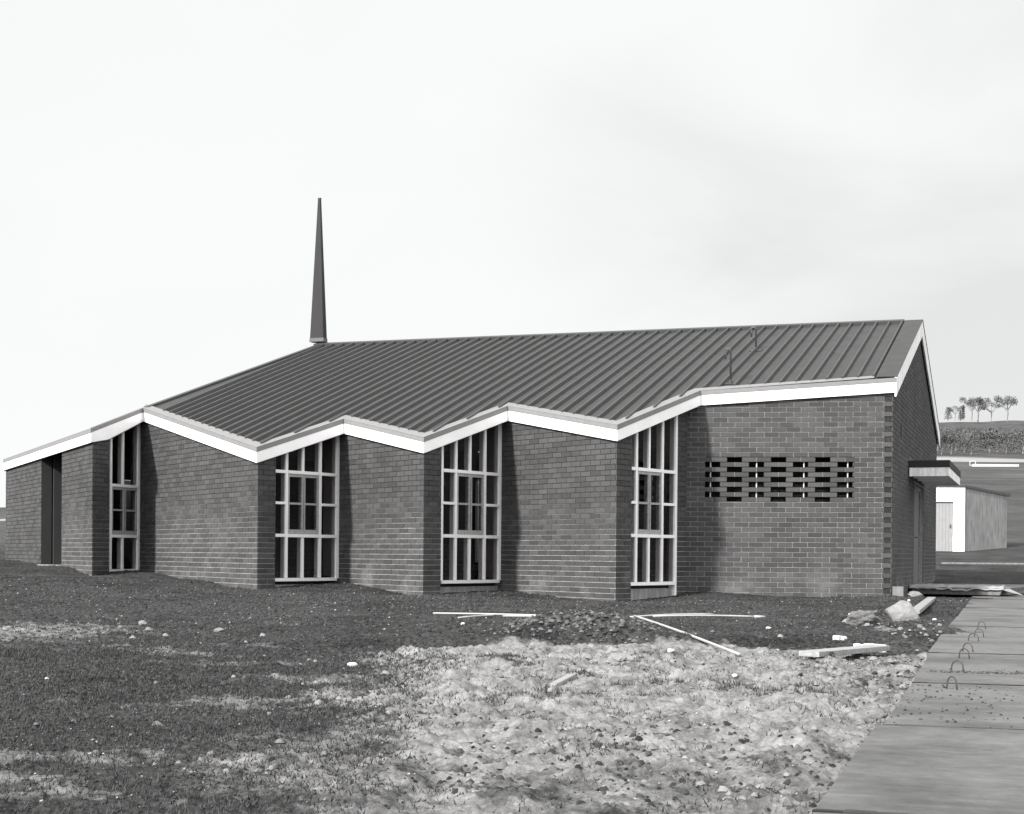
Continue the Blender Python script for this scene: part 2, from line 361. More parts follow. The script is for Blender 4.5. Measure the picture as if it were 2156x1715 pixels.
# ------------------------------------------------------------------ the church
SLO, D0 = .3129, -5.397                                   # roof plane z = D0 + SLO*y
def zr(x, y): return D0+SLO*y
PP = [(-2.396, 27.02), (-5.63, 26.35), (-6.43, 23.84), (-8.84, 25.47), (-9.50, 23.23), (-11.63, 24.74), (-12.26, 22.74), (-16.56, 26.12), (-16.59, 24.43)]
RY, RX0, RX1 = 32.80, -2.396, -16.09; RZ = D0+SLO*RY
REARY = 38.58
P10 = (-23.4, 30.9)                                       # the chancel wall runs on past the left edge
church = empty('church', 'modern dark brick church with sawtooth windows, seamed metal roof and thin spire', 'church')
def nrm(d): d = V((d[0], d[1], 0)); d.normalize(); return d
def outw(a, b): d = nrm((b[0]-a[0], b[1]-a[1])); return V((d.y, -d.x, 0))
chain = [P10]+PP[::-1]+[(-2.396, REARY)]                  # left to right, then round the gable corner
def offset(ch, off):                                      # off>0 outward; mitred
    out = []
    for i, p in enumerate(ch):
        ns = []
        if i > 0: ns.append(outw(ch[i-1], p))
        if i < len(ch)-1: ns.append(outw(p, ch[i+1]))
        p = V((p[0], p[1], 0))
        if len(ns) == 1: out.append(p+ns[0]*off)
        else:
            m = ns[0]+ns[1]; m = m/m.length_squared*2 if m.length > .3 else ns[0]
            out.append(p+m*off)
    return out
zf = lambda i, p: (2.246-.010*(V((p.x, p.y, 0))-V((PP[8][0], PP[8][1], 0))).length) if i == 0 else zr(p.x, p.y)
Q = offset(chain, -.045)

COURSE, BL = .0862, .25
Z0 = -.605-COURSE*6                                       # a bed joint level
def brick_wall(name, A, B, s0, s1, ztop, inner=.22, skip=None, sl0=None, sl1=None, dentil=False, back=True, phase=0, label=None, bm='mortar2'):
    """face line A->B (outward side to its right); real bricks standing 7 mm proud of the mortar"""
    A = V((A[0], A[1], 0)); d = nrm((B[0]-A.x, B[1]-A.y)); o = V((d.y, -d.x, 0))
    b = MB(); j = .0115; z = Z0; k = 0
    while True:
        s = s0-(BL/2 if (k+phase) % 2 else 0)
        if z > max(ztop(A+d*s0), ztop(A+d*s1))+.02: break
        while s < s1-.004:
            a, e = max(s, s0), min(s+BL, s1)
            if e-a > .03:
                mid = A+d*((a+e)/2)
                if z < ztop(mid)+.02 and not (skip and skip(k, (s+BL/2), z)):
                    jx, jz = rnd.uniform(-.0012, .0012), rnd.uniform(-.001, .001)
                    aa, ee = a+(j/2 if a > s0+1e-4 else .004), e-(j/2 if e < s1-1e-4 else .004)
                    y0 = rnd.uniform(-.0012, .0012); dep = .11 if skip else .016
                    if dentil and (k+phase) % 2 == 0 and e > s1-.14:
                        ee = s1-.135
                        if ee-aa > .03: b.box(A+d*(aa+jx)+V((0, 0, z+j/2+jz))-o*dep, d*(ee-aa), o*(dep+y0), (0, 0, COURSE-j))
                        b.box(A+d*(s1-.118)+V((0, 0, z+j/2+jz))-o*.11, d*.112, o*(.11-.018), (0, 0, COURSE-j))
                    else:
                        b.box(A+d*(aa+jx)+V((0, 0, z+j/2+jz))-o*dep, d*(ee-aa), o*(dep+y0), (0, 0, COURSE-j))
            s += BL
        z += COURSE; k += 1
    w = b.build(name, 'brick', church)
    if label: w['label'] = label
    if back:
        c = MB(); a, e = s0 if sl0 is None else sl0, s1 if sl1 is None else sl1
        n = 2
        A0, A1 = A+d*(a+.006)-o*.009, A+d*(e-.006)-o*.009
        B0, B1 = A+d*(a+.006)-o*inner, A+d*(e-.006)-o*inner
        # mitre the inner corners so that they stay inside neighbouring walls
        B0 = B0+d*(back[0] if isinstance(back, tuple) else 0); B1 = B1-d*(back[1] if isinstance(back, tuple) else 0)
        bot = [A0, A1, B1, B0]; c.prism([V((p.x, p.y, -1.1)) for p in bot], [V((p.x, p.y, ztop(p))) for p in bot])
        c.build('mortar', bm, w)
    return w, A, d, o
top = lambda p: zr(p.x, p.y)-.215
# Q index: 0=P10 1=P8 2=P7 3=P6 4=P5 5=P4 6=P3 7=P2 8=P1 9=P0 10=rear
def seg(i): a, b = Q[i], Q[i+1]; return a, b, (b-a).length
for i in (2, 4, 6):
    a, b, Ls = seg(i)
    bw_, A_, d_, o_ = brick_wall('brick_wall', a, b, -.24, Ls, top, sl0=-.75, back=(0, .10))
    pm = MB(); pq = [A_-d_*.76-o_*.004, A_-d_*.30-o_*.004, A_-d_*.30-o_*.0085, A_-d_*.76-o_*.0085]
    pm.prism([V((q.x, q.y, -.4)) for q in pq], [V((q.x, q.y, top(q)-.01)) for q in pq]); pm.build('plaster_reveal', 'plaster', bw_)
windows = []
RET = {1: .55, 3: .42, 5: .47, 7: .46}
for i in (1, 3, 5, 7):
    a, b, Ls = seg(i)
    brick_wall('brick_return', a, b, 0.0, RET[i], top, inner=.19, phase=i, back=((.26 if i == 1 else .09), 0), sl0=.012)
# right wall with open brick lattice
a, b, LR = seg(8)
def lattice(k, s, z):
    # hole columns are three bricks apart; taller columns sit a brick and a half between them
    zz = round((z-Z0)/COURSE)
    if KA <= zz <= KA+6 and (zz-KA) % 2 == 0:
        c = (s-.25)/.75; return abs(c-round(c)) < .12 and 0 <= round(c) <= 3
    if KA-1 <= zz <= KA+7 and (zz-KA) % 2 == 1:
        c = (s-.625)/.75; return abs(c-round(c)) < .12 and 0 <= round(c) <= 2
    return False
KA = round((.994-Z0)/COURSE)
if KA % 2 == 0: KA += 0
KPH = 0 if KA % 2 == 1 else 1
topR = lambda p: zr(p.x, p.y)-.215
dR = nrm((b.x-a.x, b.y-a.y)); oR = V((dR.y, -dR.x, 0))
rw, _, _, _ = brick_wall('lattice_brick_wall', a, b, -.25, LR, topR, skip=lattice, dentil=True, back=False, phase=KPH)
zl0, zl1 = Z0+COURSE*(KA-1), Z0+COURSE*(KA+8)
c = MB()
def slab(s0, s1, z0, z1=None, f=.009, t=.11):
    p = [a+dR*s0-oR*f, a+dR*s1-oR*f, a+dR*s1-oR*t, a+dR*s0-oR*t]
    c.prism([V((q.x, q.y, z0)) for q in p], [V((q.x, q.y, z1 if z1 is not None else topR(q))) for q in p])
slab(-.24, LR-.135, -1.1, zl0); slab(-.24, LR-.135, zl1); slab(-.24, .12, zl0, zl1); slab(2.66, LR-.135, zl0, zl1)
slab(LR-.135, LR-.012, -1.1, None, .034)
# mortar between the lattice bricks
for k in range(KA-1, KA+8):
    z = Z0+COURSE*k
    s = .0-(BL/2 if (k+KPH) % 2 else 0)
    while s < 2.7:
        if not lattice(k, s+BL/2, z) and .12 < s < 2.62:
            sl = s
            if not lattice(k, s-BL/2, z) and s > .13: c.box(a+dR*(s-.0055)+V((0, 0, z+.006))-oR*.105, dR*.011, oR*.097, (0, 0, COURSE-.012))
        s += BL
c.build('mortar', 'mortar', rw)
for k, q_ in enumerate((.125+.09, .875+.13, 1.625+.185, 2.375+.175)):
    bl = MB(); bl.tube([a+dR*q_-oR*.05+V((0, 0, zl0+.01)), a+dR*q_-oR*.05+V((0, 0, zl1-.01))], .012, 10); bl.build('lattice_post', 'white', rw)
for q_ in (.75, 1.5, 2.25):                                # dark strips paint the shade of open perpends above the taller columns
    wb = MB(); wb.box(a+dR*(q_-.006)-oR*.03+V((0, 0, Z0+COURSE*(KA+9)+.006)), dR*.013, oR*.0315, (0, 0, .074)); wb.build('weep_slot_shade', 'dark', rw)
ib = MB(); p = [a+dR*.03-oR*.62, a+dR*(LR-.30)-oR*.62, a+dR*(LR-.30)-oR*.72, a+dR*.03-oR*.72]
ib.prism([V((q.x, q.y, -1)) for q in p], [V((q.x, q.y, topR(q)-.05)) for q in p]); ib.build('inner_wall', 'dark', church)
# gable end wall
gt = lambda p: (zr(0, p.y) if p.y < RY else 2*RZ-zr(0, p.y))-.215
ga, gb, LG = seg(9)
DY0, DY1, DZ = 31.78-27.0, 34.30-27.0, 1.50
gy0 = ga.y
gskip = None
def gable_part(s0, s1, zlo=None, zhi=None, inner=.22):
    A = V((ga.x, ga.y, 0)); d = V((0, 1, 0)); o = V((1, 0, 0)); b_ = MB(); j = .0105; k = 0; z = Z0
    while z < RZ:
        s = s0-(BL/2 if k % 2 else 0)
        if (zlo is None or z >= zlo-.02) and (zhi is None or z < zhi-.01):
            while s < s1-.004:
                u, e = max(s, s0), min(s+BL, s1); q = A+d*((u+e)/2)
                if e-u > .03 and z < gt(q)+.02:
                    b_.box(A+d*(u+(j/2 if u > s0 else .003))+V((0, 0, z+j/2))-o*.016, d*(e-u-j/2-(j/2 if u > s0 else .003)), o*.016, (0, 0, COURSE-j))
                s += BL
        z += COURSE; k += 1
    return b_
gw = MB()
for prt in (gable_part(0.0, DY0), gable_part(DY1, LG), gable_part(DY0, DY1, zlo=DZ)):
    k = len(gw.v); gw.v += prt.v; gw.f += [tuple(q+k for q in f) for f in prt.f]
gwo = gw.build('gable_brick_wall', 'brick', church)
c = MB()
def gs(s0, s1, z0, z1=None):
    ys = [s0, s1] if not (s0 < RY-gy0 < s1) else [s0, RY-gy0, s1]
    for u, e in zip(ys[:-1], ys[1:]):
        p = [V((ga.x-.009, gy0+u, 0)), V((ga.x-.009, gy0+e, 0)), V((ga.x-.22, gy0+e, 0)), V((ga.x-.22, gy0+u, 0))]
        c.prism([V((q.x, q.y, z0)) for q in p], [V((q.x, q.y, z1 if z1 is not None else gt(q))) for q in p])
gs(.13, DY0, -1.1); gs(DY1, LG, -1.1); gs(DY0, DY1, DZ)
c.build('mortar', 'mortar', gwo)
# step the gable brick into the right wall's dentil corner
# door in the gable wall
dw = MB(); y0, y1 = gy0+DY0, gy0+DY1; xw = ga.x
dw.box((xw-.16, y0, -.62), (.10, 0, 0), (0, .06, 0), (0, 0, DZ+.62)); dw.box((xw-.16, y1-.06, -.62), (.10, 0, 0), (0, .06, 0), (0, 0, DZ+.62)); dw.box((xw-.16, y0+.06, DZ-.08), (.10, 0, 0), (0, y1-y0-.12, 0), (0, 0, .08))
dfr = dw.build('door_frame', 'timber', church)
for q in (0, 1):
    w_ = (y1-y0-.12)/2; yy = y0+.06+q*w_
    l_ = MB(); l_.box((xw-(.05 if q == 0 else .135), yy+.004, -.58), (.045, 0, 0), (0, w_-.008, 0), (0, 0, DZ+.50-.004))
    ld = l_.build('door', 'door' if q == 0 else 'dark', church, bevel=.004)
    if q == 0:
        h = MB(); h.tube([(xw+.0, yy+.12, .42), (xw+.05, yy+.12, .42), (xw+.05, yy+.24, .42)], .011); h.build('handle', 'steel', ld)
    else:
        h = MB(); h.tube([(xw-.09, yy+.12, .42), (xw-.03, yy+.12, .42), (xw-.03, yy+.24, .42)], .011); h.build('handle', 'steel', ld)

# far-left chancel wall with a recessed porch
a, b, LL = seg(0)                                           # P10 -> P8
lt = lambda p: 2.0
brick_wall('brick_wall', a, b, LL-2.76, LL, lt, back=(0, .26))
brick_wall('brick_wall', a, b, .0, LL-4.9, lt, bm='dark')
dL = nrm((b.x-a.x, b.y-a.y)); oL = V((dL.y, -dL.x, 0))
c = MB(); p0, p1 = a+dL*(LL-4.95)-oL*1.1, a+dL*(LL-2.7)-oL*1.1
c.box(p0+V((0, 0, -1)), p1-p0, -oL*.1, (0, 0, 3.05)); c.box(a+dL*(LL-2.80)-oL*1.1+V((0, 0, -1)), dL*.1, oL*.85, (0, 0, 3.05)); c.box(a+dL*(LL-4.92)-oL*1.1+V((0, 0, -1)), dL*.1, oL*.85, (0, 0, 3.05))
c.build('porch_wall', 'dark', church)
c = MB(); c.tube([a+dL*(LL-2.95)-oL*.16+V((0, 0, -.5)), a+dL*(LL-2.95)-oL*.16+V((0, 0, 2.0))], .03); c.build('porch_post', 'steel', church)
c = MB(); c.box(a+dL*(LL-4.9)-oL*1.08+V((0, 0, -.7)), dL*2.13, oL*1.16, (0, 0, .42)); c.build('porch_step', 'conc', church, bevel=.01)

# windows -----------------------------------------------------------
def window(i, hasfour, zs, base_to_ground):
    """frame on the line inset .2 m from the eave segment i; u runs back from the right-hand post"""
    a, b, Ls = seg(i)
    d = nrm((b.x-a.x, b.y-a.y)); o = V((d.y, -d.x, 0))
    # right end of the frame: where the inset line meets the next brick face
    nx = Q[i+2]; e = nrm((nx.x-b.x, nx.y-b.y))
    A0 = a-o*.165
    # intersect A0+d*t with b+e*u
    det = d.x*(-e.y)+d.y*e.x; rx, ry = b.x-A0.x, b.y-A0.y
    t = (rx*(-e.y)+ry*e.x)/det; R = A0+d*t
    if i == 7: R = A0+d*(Ls-.42)
    cols = [0, -.475, -.905, -1.30, -1.71] if hasfour else [0, -.475-.09, -.99]
    Wd = -cols[-1]
    P = lambda u, v, z: R+d*u+o*v+V((0, 0, z))          # v: out of the wall
    slabz = lambda q: zr(q.x, q.y)-.225
    zsill, zt1, zt2, zmid = zs
    root = empty_child('window')
    fr = MB(); F0, FB = .0, -.115                            # front and back of mullions
    mw = .056
    def vert(u, w, z0, z1=None, f=F0, bk=FB):
        pts = [P(u-w/2, f, 0), P(u+w/2, f, 0), P(u+w/2, bk, 0), P(u-w/2, bk, 0)]
        fr.prism([V((q.x, q.y, z0)) for q in pts], [V((q.x, q.y, z1 if z1 is not None else slabz(q))) for q in pts])
    def horiz(u0, u1, z, h=.055, f=.012, bk=-.09):
        fr.box(P(u0, bk, z-h/2), d*(u1-u0), o*(f-bk), (0, 0, h))
    vert(-.035, .07, -1.0 if i == 7 else zsill-.02, None, .004)
    for u in cols[1:]: 
        if u == cols[-1]: vert(u+.03, .06, zsill)
        elif hasfour and u in (cols[1], cols[3]): vert(u, .062, zsill)
        else: vert(u, mw, zsill, zt1-.0275); vert(u, mw, zt2+.0275)
    edge = cols[-1]
    fr.box(P(edge, -.12, zsill-.06), d*(-edge-.07), o*(.15), (0, 0, .055))
    for z in (zt1, zt2):
        if hasfour:
            horiz(cols[1]+.031, -.07, z); horiz(cols[3]+.031, cols[1]-.031, z); horiz(cols[4]+.06, cols[3]-.031, z)
        else: horiz(cols[2]+.06, -.07, z)
    for a_, b_ in zip(cols[:-1], cols[1:]):
        if hasfour and (a_ == 0 or b_ == cols[-1]): horiz(b_+.028, a_-(.07 if a_ == 0 else .028), zmid, .045)
    f_ = fr.build('frame', 'paint', root, bevel=.003)
    # opening casement pair in bare timber
    c1, c0 = (cols[1]-.035, cols[3]+.035) if hasfour else (-.075, cols[2]+.065)
    cm = (c0+c1)/2; cs = MB(); bz0, bz1 = zt1+.03, zt2-.03
    def cb(u0, u1, z0, z1, f=-.004, bk=-.09): cs.box(P(u0, bk, z0), d*(u1-u0), o*(f-bk), (0, 0, z1-z0))
    cb(c0, c1, bz0, bz0+.075); cb(c0, c1, bz1-.05, bz1)
    cb(c0, c0+.035, bz0+.0751, bz1-.0501); cb(c1-.035, c1, bz0+.0751, bz1-.0501); cb(cm-.042, cm+.042, bz0+.0751, bz1-.0501)
    for u0, u1 in ((c0+.035, cm-.042), (cm+.042, c1-.035)): cb(u0+.0005, u1-.0005, zmid-.018, zmid+.018, -.012)
    cs.build('casement', 'casewood', root, bevel=.003)
    # groove lines where the two leaves meet
    gm = MB(); gm.box(P(cm-.004, -.0035, bz0+.08), d*.008, o*.002, (0, 0, bz1-bz0-.15)); gm.build('casement_joint', 'dark', root)
    g = MB(); pts = [P(edge+.01, -.030, 0), P(-.01, -.030, 0), P(-.01, -.034, 0), P(edge+.01, -.034, 0)]
    g.prism([V((q.x, q.y, zsill)) for q in pts], [V((q.x, q.y, slabz(q))) for q in pts]); g.build('pane', 'glass', root)
    # concrete base wall under the sill
    w = MB(); w.box(P(edge, -.24, -1.1), d*(-edge-(.08 if i == 7 else .01)), o*(.20), (0, 0, zsill-.115+1.1)); w.build('base_panel', 'panel', root)
    w = MB(); w.box(P(edge, -.24, zsill-.113), d*(-edge-.01), o*.12, (0, 0, .05)); w.build('sill_gap_shade', 'dark', root)  # dark strip paints the shade of the gap under the sill
    return R, d, o
def empty_child(name):
    o = bpy.data.objects.new(name, None); C.objects.link(o); o.parent = church; return o
window(1, False, (-.33, .30, 1.27, .80), False)
window(3, True, (-.42, .30, 1.385, .85), False)
window(5, True, (-.43, .31, 1.405, .86), False)
R3, d3, o3 = window(7, True, (-.43, .335, 1.435, .88), True)
# brick pier between the last window and the right-hand wall
a8 = Q[8]; Lp = (a8-R3).dot(d3)
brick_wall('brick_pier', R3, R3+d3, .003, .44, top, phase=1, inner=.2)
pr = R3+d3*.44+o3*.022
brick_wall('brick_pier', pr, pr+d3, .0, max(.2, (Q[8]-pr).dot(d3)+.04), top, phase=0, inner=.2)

# roof --------------------------------------------------------------
def zlow(x, y): return zr(x, y)-.21
Rf = offset(chain, -.012)                                   # just inside the fascia face
front = [(RX0, RY)]+[(q.x, q.y) for q in Rf[9:1:-1]]+[(RX1, RY)]
front[1] = (RX0, Rf[9].y)
r = MB()
def slope_slab(mb, pts, zfun, th):
    k = len(mb.v); n = len(pts)
    mb.v += [(x, y, zfun(x, y)-th) for x, y in pts]+[(x, y, zfun(x, y)) for x, y in pts]
    import mathutils
    tr = mathutils.geometry.tessellate_polygon([[V((x, y, 0)) for x, y in pts]])
    for t in tr: mb.f.append((k+t[0], k+t[1], k+t[2])); mb.f.append((k+n+t[2], k+n+t[1], k+n+t[0]))
    for i in range(n): j = (i+1) % n; mb.f.append((k+i, k+j, k+n+j, k+n+i))
slope_slab(r, front, zr, .21)
zrear = lambda x, y: 2*RZ-zr(x, y)
roof = r.build('roof', 'roof', church)
r = MB(); slope_slab(r, [(RX0, RY+.002), (RX1, RY+.002), (RX1-.5, 38.85), (RX0, 38.85)], zrear, .21); r.build('rear_roof', 'roof', church)
# chancel roof beyond the end verge, falling away to the left
r = MB(); e0 = V((RX1, RY, RZ-.06)); e1 = V((PP[8][0]-.0, PP[8][1]+.05, 2.17)); e2 = V((P10[0], P10[1], 2.05)); e3 = V((RX1-.5, 38.85, 2.6)); e4 = V((-22, 38.0, 2.0))
e1 = V((PP[8][0]-.05, PP[8][1]+.06, 2.17)); e7 = V((PP[7][0]-.06, PP[7][1], zr(*PP[7])-.05))
for tri in ((e7, e1, e2), (e0, e7, e2), (e0, e2, e4), (e0, e4, e3)):
    r.prism([q-V((0, 0, .15)) for q in tri], [q-V((0, 0, .02)) for q in tri])
r.build('chancel_roof', 'roof', church)
# soffit board of the verge piece at the left window
eave = [(q.x, q.y) for q in Rf[9:0:-1]]
def y_eave(x):
    best = None
    for (x0, y0), (x1, y1) in zip(eave[:-1], eave[1:]):
        lo, hi = min(x0, x1), max(x0, x1)
        if lo-1e-6 <= x <= hi+1e-6 and hi-lo > 1e-6:
            yy = y0+(y1-y0)*(x-x0)/(x1-x0); best = yy if best is None else max(best, yy)
    if best is None:                                         # left of the last eave corner: the verge line
        best = PP[7][1]+(RY-PP[7][1])*(x-PP[7][0])/(RX1-PP[7][0])
    return best
x = -2.775+.0; rb = MB(); k = 0
up_ = V((0, -SLO, 1)).normalized(); dn = V((0, 1, SLO)).normalized()
while x > -16.5:
    ye = y_eave(x)+.17
    yt = RY-.05 if x > RX1 else PP[7][1]+(RY-PP[7][1])*(x-PP[7][0])/(RX1-PP[7][0])
    if yt-ye > .2 and x > RX1:
        p0 = V((x, ye, zr(x, ye))); ln = dn*((yt-ye)/dn.y)
        w0, w1, h = .028, .013, .058
        k0 = [p0+V((-w0, 0, 0)), p0+V((w0, 0, 0))]; t0 = [p0+V((-w1, 0, 0))+up_*h, p0+V((w1, 0, 0))+up_*h]
        rb.hexa([k0[0], k0[1], k0[1]+ln, k0[0]+ln, t0[0], t0[1], t0[1]+ln, t0[0]+ln])
    x -= .2572; k += 1
rb.build('roof_ribs', 'rib', roof)
# thin pan swages between the ribs are left flat; ridge cap
rc = MB()
for sgn in (-1, 1):
    dd = V((0, sgn, -SLO)).normalized(); o_ = V((0, sgn*SLO, 1)).normalized()
    rc.box(V((RX1-.05, RY, RZ+.045)), (RX0-RX1-.30, 0, 0), dd*.16, o_*.018)
    rc.box(V((RX1-.05, RY, RZ+.045))+dd*.16-o_*.045, (RX0-RX1-.30, 0, 0), dd*.012, o_*.063)
rc.build('ridge_cap', 'rib', roof)
a_ = V((RX1, RY, RZ+.02)); b_ = V((PP[7][0], PP[7][1], zr(*PP[7])+.02)); vc = MB(); vc.box(a_-V((0, 0, .05)), b_-a_, (.10, 0, 0), (0, 0, .075)); vc.build('verge_cap', 'rib', roof)
# broad verge flashing over the gable end
vf = MB()
for sgn in (-1, 1):
    dd = V((0, sgn, -SLO)).normalized(); o_ = V((0, sgn*SLO, 1)).normalized(); ln = 6.14 if sgn < 0 else 6.25
    ln = (RY-27.0)/abs(dd.y)-.01 if sgn < 0 else (38.88-RY)/abs(dd.y)
    vf.box(V((RX0-.33, RY, RZ+.026)), (.355, 0, 0), dd*ln, o_*.014)
vf.build('verge_flashing', 'roof', church)
# fascias -----------------------------------------------------------
Fo = offset(chain, .012); Fi = offset(chain, -.022); Lo = offset(chain, .020); Li = offset(chain, -.008); Ti = offset(chain, -.17)
for i in range(0, 9):
    fa = MB()
    z0, z1 = (lambda p: zf(i, p)-.265), (lambda p: zf(i, p)-.072)
    ring = [Fo[i], Fo[i+1], Fi[i+1], Fi[i]]
    if i == 8: ring = [Fo[8], V((RX0+.012, Fo[9].y, 0)), V((RX0+.012, Fi[9].y, 0)), Fi[8]]
    zc = lambda p, q: zf(i, q)      # same height across the board
    src = [chain[i], chain[i+1], chain[i+1], chain[i]]
    hz = [zf(i, V((q[0], q[1], 0))) for q in src]
    fa.prism([V((q.x, q.y, h-.238)) for q, h in zip(ring, hz)], [V((q.x, q.y, h-.061)) for q, h in zip(ring, hz)])
    if i == 1:                                            # the short verge fascia is deeper where it covers the window head
        fa = MB(); u = .32; mo, mi = Fo[1].lerp(Fo[2], u), Fi[1].lerp(Fi[2], u); hm = hz[0]*(1-u)+hz[1]*u
        fa.hexa([(*Fo[1].xy, hz[0]-.238), (*mo.xy, hm-.315), (*mi.xy, hm-.315), (*Fi[1].xy, hz[0]-.238), (*Fo[1].xy, hz[0]-.061), (*mo.xy, hm-.061), (*mi.xy, hm-.061), (*Fi[1].xy, hz[0]-.061)])
        fa.hexa([(*mo.xy, hm-.315), (*Fo[2].xy, hz[1]-.238), (*Fi[2].xy, hz[1]-.238), (*mi.xy, hm-.315), (*mo.xy, hm-.061), (*Fo[2].xy, hz[1]-.061), (*Fi[2].xy, hz[1]-.061), (*mi.xy, hm-.061)])
    fa.build('fascia', 'paint', church)
    fl = MB(); ring = [Lo[i], Lo[i+1], Li[i+1], Li[i]]
    if i == 8: ring = [Lo[8], V((RX0+.012, Lo[9].y, 0)), V((RX0+.012, Li[9].y, 0)), Li[8]]
    fl.prism([V((q.x, q.y, h-.060)) for q, h in zip(ring, hz)], [V((q.x, q.y, h+.012)) for q, h in zip(ring, hz)])
    ring = [Lo[i], Lo[i+1], Ti[i+1], Ti[i]] if i != 1 else [Lo[1], Lo[2], Li[2]+V((-.03, 0, 0)), Li[1]+V((-.03, 0, 0))]
    if i == 8: ring = [Lo[8], V((RX0-.36, Lo[9].y, 0)), V((RX0-.36, Ti[9].y, 0)), Ti[8]]
    h4 = [h+.014 for h in hz]
    tz = [h4[0], h4[1]] + ([zr(0, ring[2].y)+.022, zr(0, ring[3].y)+.022] if i > 0 else [h4[1]+.02, h4[0]+.02])
    fl.prism([V((q.x, q.y, h)) for q, h in zip(ring, tz)], [V((q.x, q.y, h+.008)) for q, h in zip(ring, tz)])
    fl.build('flashing', 'flash', church)
# barge boards on the gable
for sgn in (-1, 1):
    dd = V((0, sgn, -SLO)).normalized(); ln = (RY-Fo[9].y)/abs(dd.y) if sgn < 0 else (38.88-RY)/abs(dd.y)
    k0 = V((RX0+.014, RY, RZ+.024)); g = MB()
    g.hexa([k0-V((0, 0, .33)), k0-V((0, 0, .33))+dd*ln, k0-V((0, 0, .33))+dd*ln-V((.03, 0, 0)), k0-V((0, 0, .33))-V((.03, 0, 0)), k0, k0+dd*ln, k0+dd*ln-V((.03, 0, 0)), k0-V((.03, 0, 0))])
    g.build('barge_board', 'oldpaint', church)
# hidden rear and end walls, floor, rafters
w = MB()
ry = 38.35
xs = [-16.4, -14.2, -13.7, -11.7, -11.2, -8.9, -8.4, -6.1, -5.6, -2.7]
for x0, x1 in zip(xs[::2], xs[1::2]): w.box((x0, ry, -1.1), (x1-x0, 0, 0), (0, .2, 0), (0, 0, 3.85))
w.box((-16.4, ry+.01, 2.0), (13.7, 0, 0), (0, .18, 0), (0, 0, .7)); w.box((-16.4, ry+.01, -1.1), (13.7, 0, 0), (0, .18, 0), (0, 0, .9))
w.build('rear_wall', 'door', church)
w = MB(); w.box((-16.65, 26.5, -1.1), (.2, 0, 0), (0, 11.9, 0), (0, 0, 3.3)); w.build('end_wall', 'door', church)
w = MB(); w.box((-23.3, 31.1, -1.1), (.2, 0, 0), (0, 7, 0), (0, 0, 3.0)); w.box((-23.1, 37.9, -1.1), (6.6, 0, 0), (0, .2, 0), (0, 0, 2.9)); w.build('end_wall', 'door', church)
w = MB(); w.box((-16.3, 27.4, -.62), (13.6, 0, 0), (0, 10.9, 0), (0, 0, .12)); w.build('floor_slab', 'conc', church)
for xr in (-15.2, -13.35, -10.7, -8.1, -4.6):
    w = MB(); ys_ = max(y_eave(xr)+.35, 25.2); L_ = dn*((RY-ys_)/dn.y); p0 = V((xr, ys_, zr(xr, ys_)-.235))
    w.hexa([p0-V((0, 0, .26)), p0+V((.1, 0, -.26)), p0+V((.1, 0, -.26))+L_, p0-V((0, 0, .26))+L_, p0, p0+V((.1, 0, 0)), p0+V((.1, 0, 0))+L_, p0+L_]); w.build('rafter', 'plaster', church)
# spire -------------------------------------------------------------
sp = MB()
cx_, cy_ = -16.093, RY
def ringat(z, w, d_, cxx): return [(cxx-w, cy_-d_, z), (cxx+w, cy_-d_, z), (cxx+w, cy_+d_, z), (cxx-w, cy_+d_, z)]
sp.prism(ringat(5.02, .172, .10, cx_), ringat(8.30, .029, .03, cx_+.004))
so = sp.build('spire', 'spire', church, bevel=.003)
t = MB(); t.prism(ringat(4.945, .182, .11, cx_), ringat(5.03, .180, .108, cx_)); t.build('base_trim', 'steel', so)
t = MB(); t.prism(ringat(8.30, .033, .034, cx_+.004), ringat(8.315, .033, .034, cx_+.004)); t.build('tip_cap', 'steel', so)
t = MB(); t.tube([(cx_, cy_, 4.80), (cx_, cy_, 4.86), (cx_, cy_, 4.95)], [.05, .022, .022], 10); t.build('post', 'steel', so)
# vent pipes --------------------------------------------------------
for (vx, vy, h) in ((-5.225, 26.98, .63), (-5.34, 30.13, .47)):
    b0 = V((vx, vy, zr(vx, vy)))
    pts = [b0, b0+V((0, 0, h-.07))]+[b0+V((-.045+.045*math.cos(t), -.01, h-.07+.055*math.sin(t))) for t in np.linspace(.25, math.pi, 8)]+[b0+V((-.09, -.01, h-.20))]
    v = MB(); v.tube(pts, .017, 10); vo = v.build('vent_pipe', 'steel', church, smooth=True)
    v = MB(); v.tube([b0-V((0, 0, .01)), b0+V((0, 0, .07))], [.05, .022], 12); v.box(b0+V((-.12, -.10, 0))+up_*.006-V((0, .0, .10*SLO)), (.24, 0, 0), dn*.22, up_*.006); v.build('collar', 'roof', vo)
# canopy over the side door ----------------------------------------
cy0, cx1 = 30.34, -1.69
ch_ = MB(); ch_.box((ga.x+.02, cy0, 1.56), (cx1-ga.x-.02, 0, 0), (0, .03, 0), (0, 0, .165)); ch_.box((cx1-.03, cy0+.03, 1.56), (.03, 0, 0), (0, 4.0, 0), (0, 0, .165)); ch_.box((ga.x+.02, cy0+4.03, 1.56), (cx1-ga.x-.02, 0, 0), (0, .03, 0), (0, 0, .165))
can = ch_.build('canopy', 'oldpaint', church)
t = MB(); t.box((ga.x+.002, cy0-.012, 1.727), (cx1-ga.x+.010, 0, 0), (0, 4.09, 0), (0, 0, .135)); t.build('canopy_flashing', 'spire', can, bevel=.004)
t = MB(); t.box((ga.x+.02, cy0+.032, 1.60), (cx1-ga.x-.052, 0, 0), (0, 3.99, 0), (0, 0, .03))
for q in range(3): t.box((ga.x+.03, cy0+.9+q*1.1, 1.565), (cx1-ga.x-.07, 0, 0), (0, .05, 0), (0, 0, .034))
t.build('canopy_soffit', 'plaster', can)
